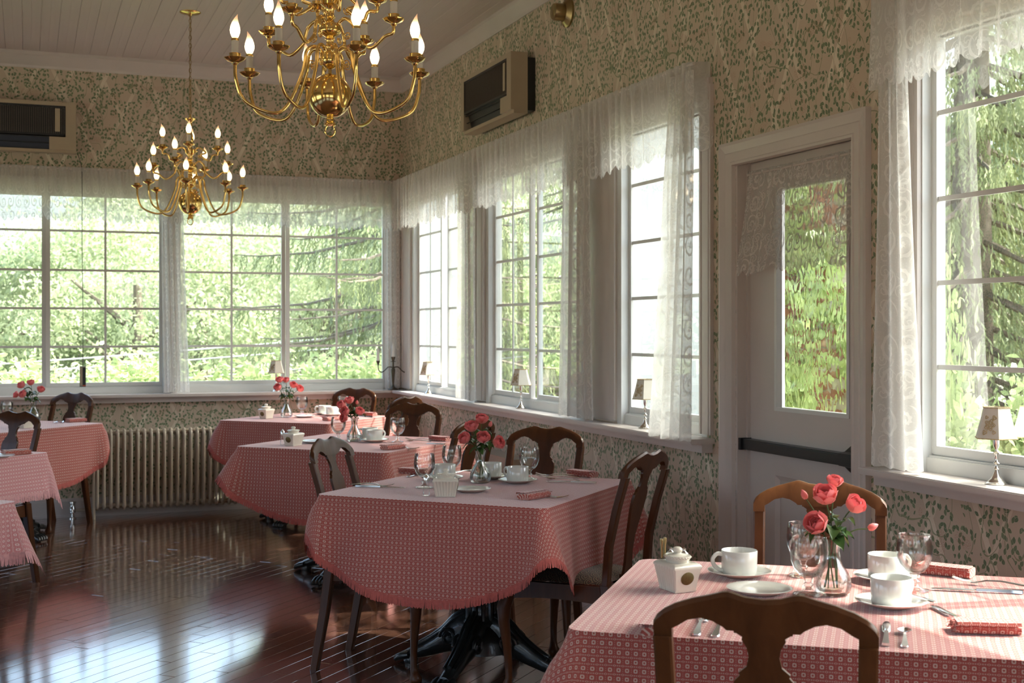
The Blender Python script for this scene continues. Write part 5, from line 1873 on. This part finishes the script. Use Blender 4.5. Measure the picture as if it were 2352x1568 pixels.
def arm_mesh(Rr, zpan, hub_r, hub_z, peak, trough, tr_r):
    pts = catmull([(hub_r, 0, hub_z), (hub_r + 0.004, 0, hub_z + peak * 0.6), (hub_r + 0.028, 0, hub_z + peak), (hub_r + 0.055, 0, hub_z + peak * 0.35),
                   (hub_r + 0.068, 0, hub_z - 0.06 if hub_z - 0.06 > trough + 0.03 else (hub_z + trough) / 2 + 0.02), (tr_r - 0.055, 0, trough + 0.035), (tr_r, 0, trough), (Rr - 0.035, 0, trough + 0.035), (Rr - 0.004, 0, trough + 0.105 if trough + 0.105 < zpan - 0.03 else (trough + zpan) / 2), (Rr, 0, zpan - 0.02)], 6)
    b = MB().tube(pts, 0.0062, 10)
    # little scroll under the hub
    sc_ = []
    for i in range(16):
        a = i / 15 * 1.6 * 2 * PI
        r = 0.016 * (1 - i / 20)
        sc_.append((hub_r + 0.035 + r * math.cos(a + 2.5), 0, hub_z - 0.03 + r * math.sin(a + 2.5)))
    b.tube(sc_, 0.0022, 6)
    me = b.mesh('arm', angle=60)
    me.materials.append(M['brass'])
    return me
A_low = arm_mesh(0.336, 2.353, 0.030, 2.392, 0.030, 2.176, 0.205)
A_mid = arm_mesh(0.254, 2.497, 0.034, 2.490, 0.030, 2.408, 0.165)
A_top = arm_mesh(0.176, 2.607, 0.030, 2.588, 0.024, 2.528, 0.120)
def chandelier(label, x, y, off_low, off_mid, off_top):
    root = thing('chandelier', label, 'chandelier', (x, y, 0), 0, 'brass candle chandeliers')
    MB().lathe([(0.0, 2.163), (0.012, 2.164), (0.020, 2.150), (0.0215, 2.145), (0.0, 2.143)], 18).build('finial', M['brass'], root, angle=50)
    ringpts = [(0.0175 * math.cos(2 * PI * i / 20), 0, 2.127 + 0.0205 * math.sin(2 * PI * i / 20)) for i in range(20)]
    MB().tube(ringpts, 0.0032, 8, closed=True).build('pull_ring', M['brass'], root)
    ball = [(0.0765 * math.sin(PI * (1 - i / 24)), 2.250 + 0.0785 * math.cos(PI * (1 - i / 24))) for i in range(25)]
    MB().lathe([(0.014, 2.158), (0.014, 2.168), (0.011, 2.174)] + ball[3:-2] + [(0.010, 2.330)], 40).build('ball', M['brass'], root, angle=60)
    MB().lathe([(0.006, 2.328), (0.006, 2.345), (0.016, 2.350), (0.032, 2.362), (0.036, 2.372), (0.036, 2.398), (0.030, 2.404), (0.016, 2.410), (0.013, 2.420), (0.018, 2.428), (0.013, 2.436), (0.014, 2.448), (0.018, 2.452), (0.014, 2.458),
               (0.026, 2.466), (0.038, 2.474), (0.040, 2.480), (0.040, 2.500), (0.034, 2.506), (0.018, 2.512), (0.014, 2.522), (0.020, 2.530), (0.014, 2.540), (0.015, 2.556), (0.024, 2.568), (0.033, 2.574), (0.034, 2.596),
               (0.026, 2.602), (0.014, 2.610), (0.011, 2.630), (0.017, 2.645), (0.022, 2.668), (0.017, 2.695), (0.010, 2.715), (0.009, 2.745), (0.014, 2.758), (0.010, 2.768), (0.012, 2.778), (0.034, 2.795), (0.036, 2.802), (0.020, 2.804), (0.008, 2.812), (0.006, 2.83), (0.0, 2.832)], 24).build('stem', M['brass'], root, angle=50)
    # chain links up to the canopy
    lk = MB().tube([(0.0085 * math.cos(2 * PI * i / 14), 0, 0.0165 * math.sin(2 * PI * i / 14)) for i in range(14)], 0.0019, 6, closed=True).mesh('chain_link', angle=80)
    lk.materials.append(M['brass_dull'])
    z, i = 2.846, 0
    while z < 3.475:
        link('chain_link', lk, None, root, (0, 0, z), (0, 0, R(90 * (i % 2) + 20)))
        z += 0.027
        i += 1
    MB().tube([(0.003, 0, 2.83), (-0.003, 0.003, 3.1), (0.003, 0, 3.3), (0, 0, 3.48)], 0.0022, 6).build('flex', M['brass_dull'], root)
    MB().lathe([(0.0, CEIL - 0.030), (0.010, CEIL - 0.028), (0.016, CEIL - 0.016), (0.060, CEIL - 0.010), (0.068, CEIL - 0.004), (0.068, CEIL), (0.0, CEIL)], 32).build('ceiling_canopy', M['brass'], root, angle=40)
    for me, cnt, off, Rr, zp in ((A_low, 8, off_low, 0.336, 2.353), (A_mid, 4, off_mid, 0.254, 2.497), (A_top, 4, off_top, 0.176, 2.607)):
        for k in range(cnt):
            a = off + 2 * PI * k / cnt
            arm = link('arm', me, None, root, (0, 0, 0), (0, 0, a))
            link('drip_pan', pan_me, None, arm, (Rr, 0, zp))
            link('candle_sleeve', slv_me, None, arm, (Rr, 0, zp + 0.003))
            link('bulb_collar', col_me, None, arm, (Rr, 0, zp + 0.064))
            link('flame_bulb', bulb_me, None, arm, (Rr, 0, zp + 0.071), (0, 0, random.uniform(0, 6.28)))
    return root
def vang(phi, x, y):
    """arm angle from phi measured at the chandelier from straight toward the viewer, positive to the right"""
    to_cam = math.atan2(CAM.y - y, CAM.x - x)
    return to_cam + R(phi)
chandelier('brass candle chandelier over the far end of the room, near the back window', -1.921, -1.696, vang(-4.4, -1.921, -1.696), vang(-22, -1.921, -1.696), vang(-3, -1.921, -1.696))
chandelier('brass candle chandelier over the near end of the room, between door and far chandelier', -1.916, -5.797, vang(15, -1.916, -5.797), vang(-30, -1.916, -5.797), vang(15, -1.916, -5.797))

# ------------------------------------------------------------------ outdoors
GZ = -0.9
def quads_mesh(name, P, U, V, mat, fold=0.0):
    """diamond leaves: centres P, half axes U (length) and V (width)"""
    n = len(P)
    K = 6 if fold else 4
    vs = np.empty((n, K, 3), dtype=np.float32)
    if fold:
        up = np.cross(U, V)
        up /= np.linalg.norm(up, axis=1, keepdims=True) + 1e-9
        up = up * np.linalg.norm(V, axis=1, keepdims=True) * fold
        vs[:, 0] = P - U
        vs[:, 1] = P - U * 0.35 + V * 0.9 + up
        vs[:, 2] = P + U * 0.30 + V * 0.75 + up
        vs[:, 3] = P + U
        vs[:, 4] = P + U * 0.30 - V * 0.75 + up
        vs[:, 5] = P - U * 0.35 - V * 0.9 + up
    else:
        vs[:, 0] = P - U
        vs[:, 1] = P + V
        vs[:, 2] = P + U
        vs[:, 3] = P - V
    me = bpy.data.meshes.new(name)
    me.vertices.add(n * K)
    me.vertices.foreach_set('co', vs.ravel())
    me.loops.add(n * K)
    me.loops.foreach_set('vertex_index', np.arange(n * K, dtype=np.int32))
    me.polygons.add(n)
    me.polygons.foreach_set('loop_start', np.arange(0, n * K, K, dtype=np.int32))
    me.update(calc_edges=True)
    me.materials.append(mat)
    return me
rg = np.random.default_rng(4)
def rand_dirs(n):
    v = rg.normal(size=(n, 3))
    return v / np.linalg.norm(v, axis=1, keepdims=True)
def leaf_cloud(name, mat, clusters, per, radius, spread, size, squash=0.8, fold=0.0):
    c = rand_dirs(clusters) * (rg.uniform(0.45, 1.0, (clusters, 1)) ** 0.5) * radius
    c[:, 2] *= squash
    P = np.repeat(c, per, axis=0) + rg.normal(size=(clusters * per, 3)) * spread
    n = len(P)
    d = rand_dirs(n)
    d[:, 2] -= 0.25
    d /= np.linalg.norm(d, axis=1, keepdims=True)
    o = np.cross(d, rand_dirs(n))
    o /= np.linalg.norm(o, axis=1, keepdims=True)
    L = rg.uniform(0.6, 1.25, (n, 1)) * size
    return quads_mesh(name, P, d * L, o * L * 0.55, mat, fold)
M['leaf_bright'] = mat_leaf('leaf_bright', (0.29, 0.35, 0.20), (0.57, 0.62, 0.40), 0.5)
M['leaf_mid'] = mat_leaf('leaf_mid', (0.19, 0.25, 0.14), (0.37, 0.44, 0.25), 0.45)
M['leaf_pale'] = mat_leaf('leaf_pale', (0.36, 0.42, 0.26), (0.62, 0.66, 0.46), 0.45)
M['leaf_shrub'] = mat_leaf('leaf_shrub', (0.28, 0.38, 0.16), (0.60, 0.68, 0.36), 0.5, 0.4)
M['needle'] = mat_leaf('spruce_needles', (0.13, 0.17, 0.075), (0.36, 0.41, 0.19), 0.3)
M['ivy'] = mat_leaf('ivy_leaf', (0.24, 0.38, 0.11), (0.62, 0.74, 0.32), 0.45, 0.35)
M['bark'] = plain('tree_bark', (0.17, 0.14, 0.11), 0.9, var=0.4, scale=9, bump=0.5)
M['lawn'] = plain('lawn_grass', (0.20, 0.20, 0.145), 0.9, var=0.3, scale=0.8)
M['gravel'] = plain('pale_gravel', (0.20, 0.185, 0.17), 0.9, var=0.2, scale=14)
M['brick'] = plain('old_brick', (0.30, 0.13, 0.075), 0.85, var=0.35, scale=6, bump=0.4)
M['mortar'] = plain('mortar', (0.42, 0.37, 0.31), 0.95, var=0.15, scale=20)
M['white_out'] = plain('white_outdoor_paint', (0.60, 0.64, 0.64), 0.5, var=0.03, scale=3)
M['cable'] = plain('pale_cable', (0.55, 0.56, 0.55), 0.5, var=0.1)

struct(MB().box(-60, 60, -40, 80, GZ - 0.2, GZ).build('ground', M['lawn'], smooth=False))

struct(MB().box(-9, 9, -22, 5, GZ, GZ + 0.02).build('driveway', M['gravel'], smooth=False))

def trunk(parent, h, r, seed):
    rr = random.Random(seed)
    b = MB()
    pts = [(0, 0, 0)]
    for k in range(1, 6):
        pts.append((rr.uniform(-0.1, 0.1) * k * 0.3, rr.uniform(-0.1, 0.1) * k * 0.3, h * k / 5))
    b.tube(pts, [r * (1 - 0.13 * k) for k in range(6)], 9)
    for k in range(7):
        a = rr.uniform(0, 6.28)
        z0 = h * rr.uniform(0.35, 0.85)
        L = rr.uniform(0.8, 1.5)
        b.tube([(0, 0, z0), (L * 0.5 * math.cos(a), L * 0.5 * math.sin(a), z0 + L * 0.35), (L * math.cos(a), L * math.sin(a), z0 + L * 0.7)], [r * 0.4, r * 0.25, r * 0.1], 6)
    return b.build('trunk', M['bark'], parent)
crowns = [leaf_cloud('crown', M['leaf_bright'], 80, 330, 2.9, 0.27, 0.055), leaf_cloud('crown', M['leaf_mid'], 85, 340, 2.9, 0.26, 0.055), leaf_cloud('crown', M['leaf_pale'], 75, 320, 2.9, 0.32, 0.046)]
trees = [  # x, y, crown height, scale, kind, label
    (-7.6, 15.0, 0.5, 1.0, 0, 'yellow-green leafy tree beyond the back windows, furthest from the room corner'),
    (-3.9, 17.5, 1.1, 1.0, 1, 'mid green leafy tree behind the hanging remote, beyond the back window'),
    (-0.9, 16.0, 1.5, 1.0, 0, 'yellow-green leafy tree beyond the far chandelier'),
    (1.0, 21.0, 2.6, 1.2, 2, 'pale feathery tree beyond the curtain between the back windows'),
    (3.6, 18.0, 2.9, 1.25, 2, 'pale feathery tree between the far pale tree and the drooping spruce'),
    (6.8, 16.0, 2.8, 1.3, 0, 'yellow-green leafy tree behind the drooping spruce'),
    (-6.2, 27.0, 1.6, 1.3, 2, 'tall pale tree in the distance behind the tree furthest from the corner'),
    (2.0, 32.0, 3.4, 1.5, 1, 'tall green tree in the distance behind the pale trees'),
    (11.5, 12.0, 3.2, 1.5, 1, 'mid green tree beyond the second side window'),
    (12.5, 5.0, 2.8, 1.4, 1, 'dense green tree behind the hanging spruce boughs right of the door'),
    (17.0, 9.5, 4.0, 1.6, 2, 'pale tree in the distance right of the door'),
    (4.9, -5.1, 7.7, 1.1, 0, 'tall leafy tree overhanging the driveway outside the door'),
    (9.0, 24.0, 4.2, 1.6, 0, 'tall yellow-green tree in the distance between the spruces'),
]
for i, (x, y, cz, s, kd, lab) in enumerate(trees):
    t = thing('leafy_tree', lab, 'tree', (x, y, GZ), 0, 'leafy trees outside')
    c = link('crown', crowns[kd], None, t, (0, 0, cz - GZ), (0, 0, i * 1.7), (s, s, s))
    c['kind'] = 'stuff'
    trunk(t, cz - GZ + 0.8, 0.22, i)

def spruce_mesh(h, seed, dens=1.0, rad=2.7):
    r2 = np.random.default_rng(seed)
    P, U, V = [], [], []
    bm_ = MB()
    bm_.tube([(0, 0, 0), (0, 0, h * 0.5), (0, 0, h)], [0.24, 0.15, 0.02], 9)
    z = 1.0
    while z < h - 0.3:
        nb = 5
        for k in range(nb):
            a = r2.uniform(0, 2 * PI)
            L = (rad * (1 - z / h) + 0.35) * r2.uniform(0.75, 1.1)
            d = np.array([math.cos(a), math.sin(a), 0])
            pr = []
            for q in range(8):
                s = q / 7
                pr.append(d * L * s + np.array([0, 0, z - 0.50 * L * s + 0.30 * L * s * s]))
            bm_.tube([tuple(p) for p in pr[::2] + [pr[-1]]], [0.035, 0.025, 0.018, 0.01, 0.006], 5)
            ns = int(L * 46 * dens)
            for q in range(ns):
                s = r2.uniform(0.12, 1.0)
                i0 = min(6, int(s * 7))
                f = s * 7 - i0
                base = pr[i0] * (1 - f) + pr[i0 + 1] * f
                side = np.array([-d[1], d[0], 0]) * r2.normal() * 0.22 * (1.1 - s)
                base = base + side
                ln = r2.uniform(0.12, 0.42) * (1.15 - 0.5 * s)
                dr = np.array([side[0] * 0.6, side[1] * 0.6, -1.0]) + d * r2.uniform(0.0, 0.5) + r2.normal(size=3) * 0.12
                dr /= np.linalg.norm(dr)
                w = np.cross(dr, r2.normal(size=3))
                w /= np.linalg.norm(w)
                for j in range(5):
                    c = base + dr * ln * (j * 0.21 + 0.08) + w * (0.016 * (j % 2) - 0.008)
                    P.append(c)
                    U.append(dr * ln * 0.15 + w * (0.012 if j % 2 else -0.012))
                    V.append(w * 0.0115)
        z += r2.uniform(0.20, 0.34)
    me = quads_mesh('boughs', np.array(P), np.array(U), np.array(V), M['needle'])
    tm = bm_.mesh('trunk', angle=60)
    tm.materials.append(M['bark'])
    return me, tm
sp_me, sp_tr = spruce_mesh(12.5, 3)
for i, (x, y, rz, s, lab) in enumerate(((2.0, 6.3, 0.4, 1.0, 'drooping spruce close outside the back window near the corner'),
                                        (6.3, 0.5, 2.2, 1.05, 'drooping spruce with hanging boughs outside the window right of the door'),
                                        (5.6, 8.6, 4.0, 1.0, 'drooping spruce beyond the second side window'))):
    t = thing('spruce_tree', lab, 'spruce tree', (x, y, GZ), rz, 'drooping spruces')
    c = link('boughs', sp_me, None, t, None, None, (s, s, s))
    c['kind'] = 'stuff'
    link('trunk', sp_tr, None, t, None, None, (s, s, s))

shrub_me = leaf_cloud('foliage', M['leaf_shrub'], 60, 75, 0.62, 0.13, 0.040, 0.8, 0.35)
shrubs = [(-5.2, 1.6, 1.0), (-4.1, 1.9, 1.05), (-3.0, 1.5, 1.0), (-2.0, 1.8, 1.05), (-1.0, 1.5, 0.98), (0.0, 1.9, 1.04), (0.95, 3.2, 1.0)]
names = ['furthest from the corner', 'second from the end away from the corner', 'below the hanging remote', 'between the two back windows', 'below the back wall lamp', 'below the window next to the corner', 'just past the room corner']
for i, ((x, y, zt), nm) in enumerate(zip(shrubs, names)):
    t = thing('shrub', 'bright leafy shrub outside the back windows, ' + nm, 'shrub', (x, y, GZ), 0, 'shrubs along the house')
    c = link('foliage', shrub_me, None, t, (0, 0, zt - 0.40 - GZ), (0, 0, i * 2.1), (1.05, 1.05, 0.85))
    c['kind'] = 'stuff'
    b = MB()
    for k in range(5):
        a = k * 1.25
        b.tube([(0, 0, 0), (0.1 * math.cos(a), 0.1 * math.sin(a), 0.7), (0.3 * math.cos(a), 0.3 * math.sin(a), zt - 0.4 - GZ)], [0.03, 0.02, 0.01], 5)
    b.build('branches', M['bark'], t)
for i, (x, y, zt, lab) in enumerate(((2.05, -5.0, 1.02, 'bright broad-leaved shrub right outside the window right of the door'),
                                     (2.75, -5.25, 0.92, 'bright broad-leaved shrub behind the sill lamp right of the door'),
                                     (2.12, -3.85, 1.5, 'bright green bush growing beside the ivy-covered brick wall'))):
    t = thing('shrub', lab, 'shrub', (x, y, GZ), 0, 'shrubs beside the door')
    c = link('foliage', shrub_me, None, t, (0, 0, zt - 0.55 - GZ), (0, 0, i * 1.3), (0.95, 0.95, 1.05) if i < 2 else (0.48, 0.42, 1.9))
    c['kind'] = 'stuff'
    MB().tube([(0, 0, 0), (0.03, 0.02, 0.8), (0, 0, zt - 0.6 - GZ)], [0.04, 0.03, 0.02], 6).build('branches', M['bark'], t)

# white-painted wing wall and porch post outside the side windows
ww = thing('wing_wall', 'white painted wing wall outside the third side window', 'wall', (0.80, -3.05, GZ))
MB().box(-0.33, 0.33, -0.12, 0.12, 0, 4.9).build('wall_body', M['white_out'], ww, smooth=False)
MB().box(-0.36, 0.36, -0.15, 0.15, 4.9, 5.0).build('coping', M['white_out'], ww, smooth=False)
pp_ = thing('porch_post', 'square white porch post outside the first side window', 'post', (0.90, 1.95, GZ))
MB().box(-0.17, 0.17, -0.17, 0.17, 0.25, 4.3).build('shaft', M['white_out'], pp_, smooth=False)
MB().box(-0.21, 0.21, -0.21, 0.21, 0, 0.25).build('base', M['white_out'], pp_, smooth=False)
MB().box(-0.21, 0.21, -0.21, 0.21, 4.3, 4.45).build('capital', M['white_out'], pp_, smooth=False)

# brick wall overgrown with ivy outside the door
bw = thing('brick_wall', 'old brick wall overgrown with ivy outside the door', 'brick wall', (1.75, -3.15, GZ))
MB().box(-0.55, 0.45, 0.0, 0.22, 0, 3.4).build('mortar_core', M['mortar'], bw, smooth=False)
bk = MB()
bk.ring_solid([[(-0.097, -0.012, -0.028), (-0.097, 0.05, -0.028), (-0.097, 0.05, 0.028), (-0.097, -0.012, 0.028)], [(0.097, -0.012, -0.028), (0.097, 0.05, -0.028), (0.097, 0.05, 0.028), (0.097, -0.012, 0.028)]])
bk_me = bk.mesh('brick', smooth=False)
bk_me.materials.append(M['brick'])
rb = random.Random(2)
row = 0
z = 1.55
while z < 3.35:
    x = -0.45 + (0.105 if row % 2 else 0)
    while x < 0.36:
        link('brick', bk_me, None, bw, (x + rb.uniform(-0.003, 0.003), rb.uniform(-0.004, 0.004), z), (0, rb.uniform(-0.01, 0.01), 0))
        x += 0.207
    z += 0.068
    row += 1
n = 2600
P = np.column_stack([rg.uniform(-0.6, 0.55, n), rg.uniform(-0.16, -0.02, n), rg.uniform(0.6, 3.5, n)])
keep = (np.sin(P[:, 0] * 9 + 2) + np.sin(P[:, 2] * 5 + P[:, 0] * 6) + P[:, 0] * 2.4 + rg.normal(size=n) * 0.7) > -0.15
P = P[keep]
n = len(P)
d = rand_dirs(n); d[:, 1] *= 0.4; d[:, 2] -= 0.5
d /= np.linalg.norm(d, axis=1, keepdims=True)
o_ = np.cross(d, np.array([0, 1.0, 0]) + rg.normal(size=(n, 3)) * 0.35)
o_ /= np.linalg.norm(o_, axis=1, keepdims=True)
L = rg.uniform(0.028, 0.058, (n, 1))
iv = link('ivy', quads_mesh('ivy', P, d * L, o_ * L * 0.85, M['ivy'], 0.3), None, bw)
iv['kind'] = 'stuff'

# service cables crossing behind the back windows
for i, (z0, z1) in enumerate(((0.62, 1.75), (0.72, 1.95), (0.40, 1.42), (0.25, 1.30))):
    c = tag(MB().tube([(-7 + 15 * k / 12, 8.8 + 0.1 * i, z0 + (z1 - z0) * k / 12 - 0.12 * math.sin(PI * k / 12)) for k in range(13)], 0.012, 6).build('service_cable', M['cable'], None),
            ['second highest', 'highest', 'second lowest', 'lowest'][i] + ' of four pale service cables sagging past the trees outside', 'cable', 'service cables outside')
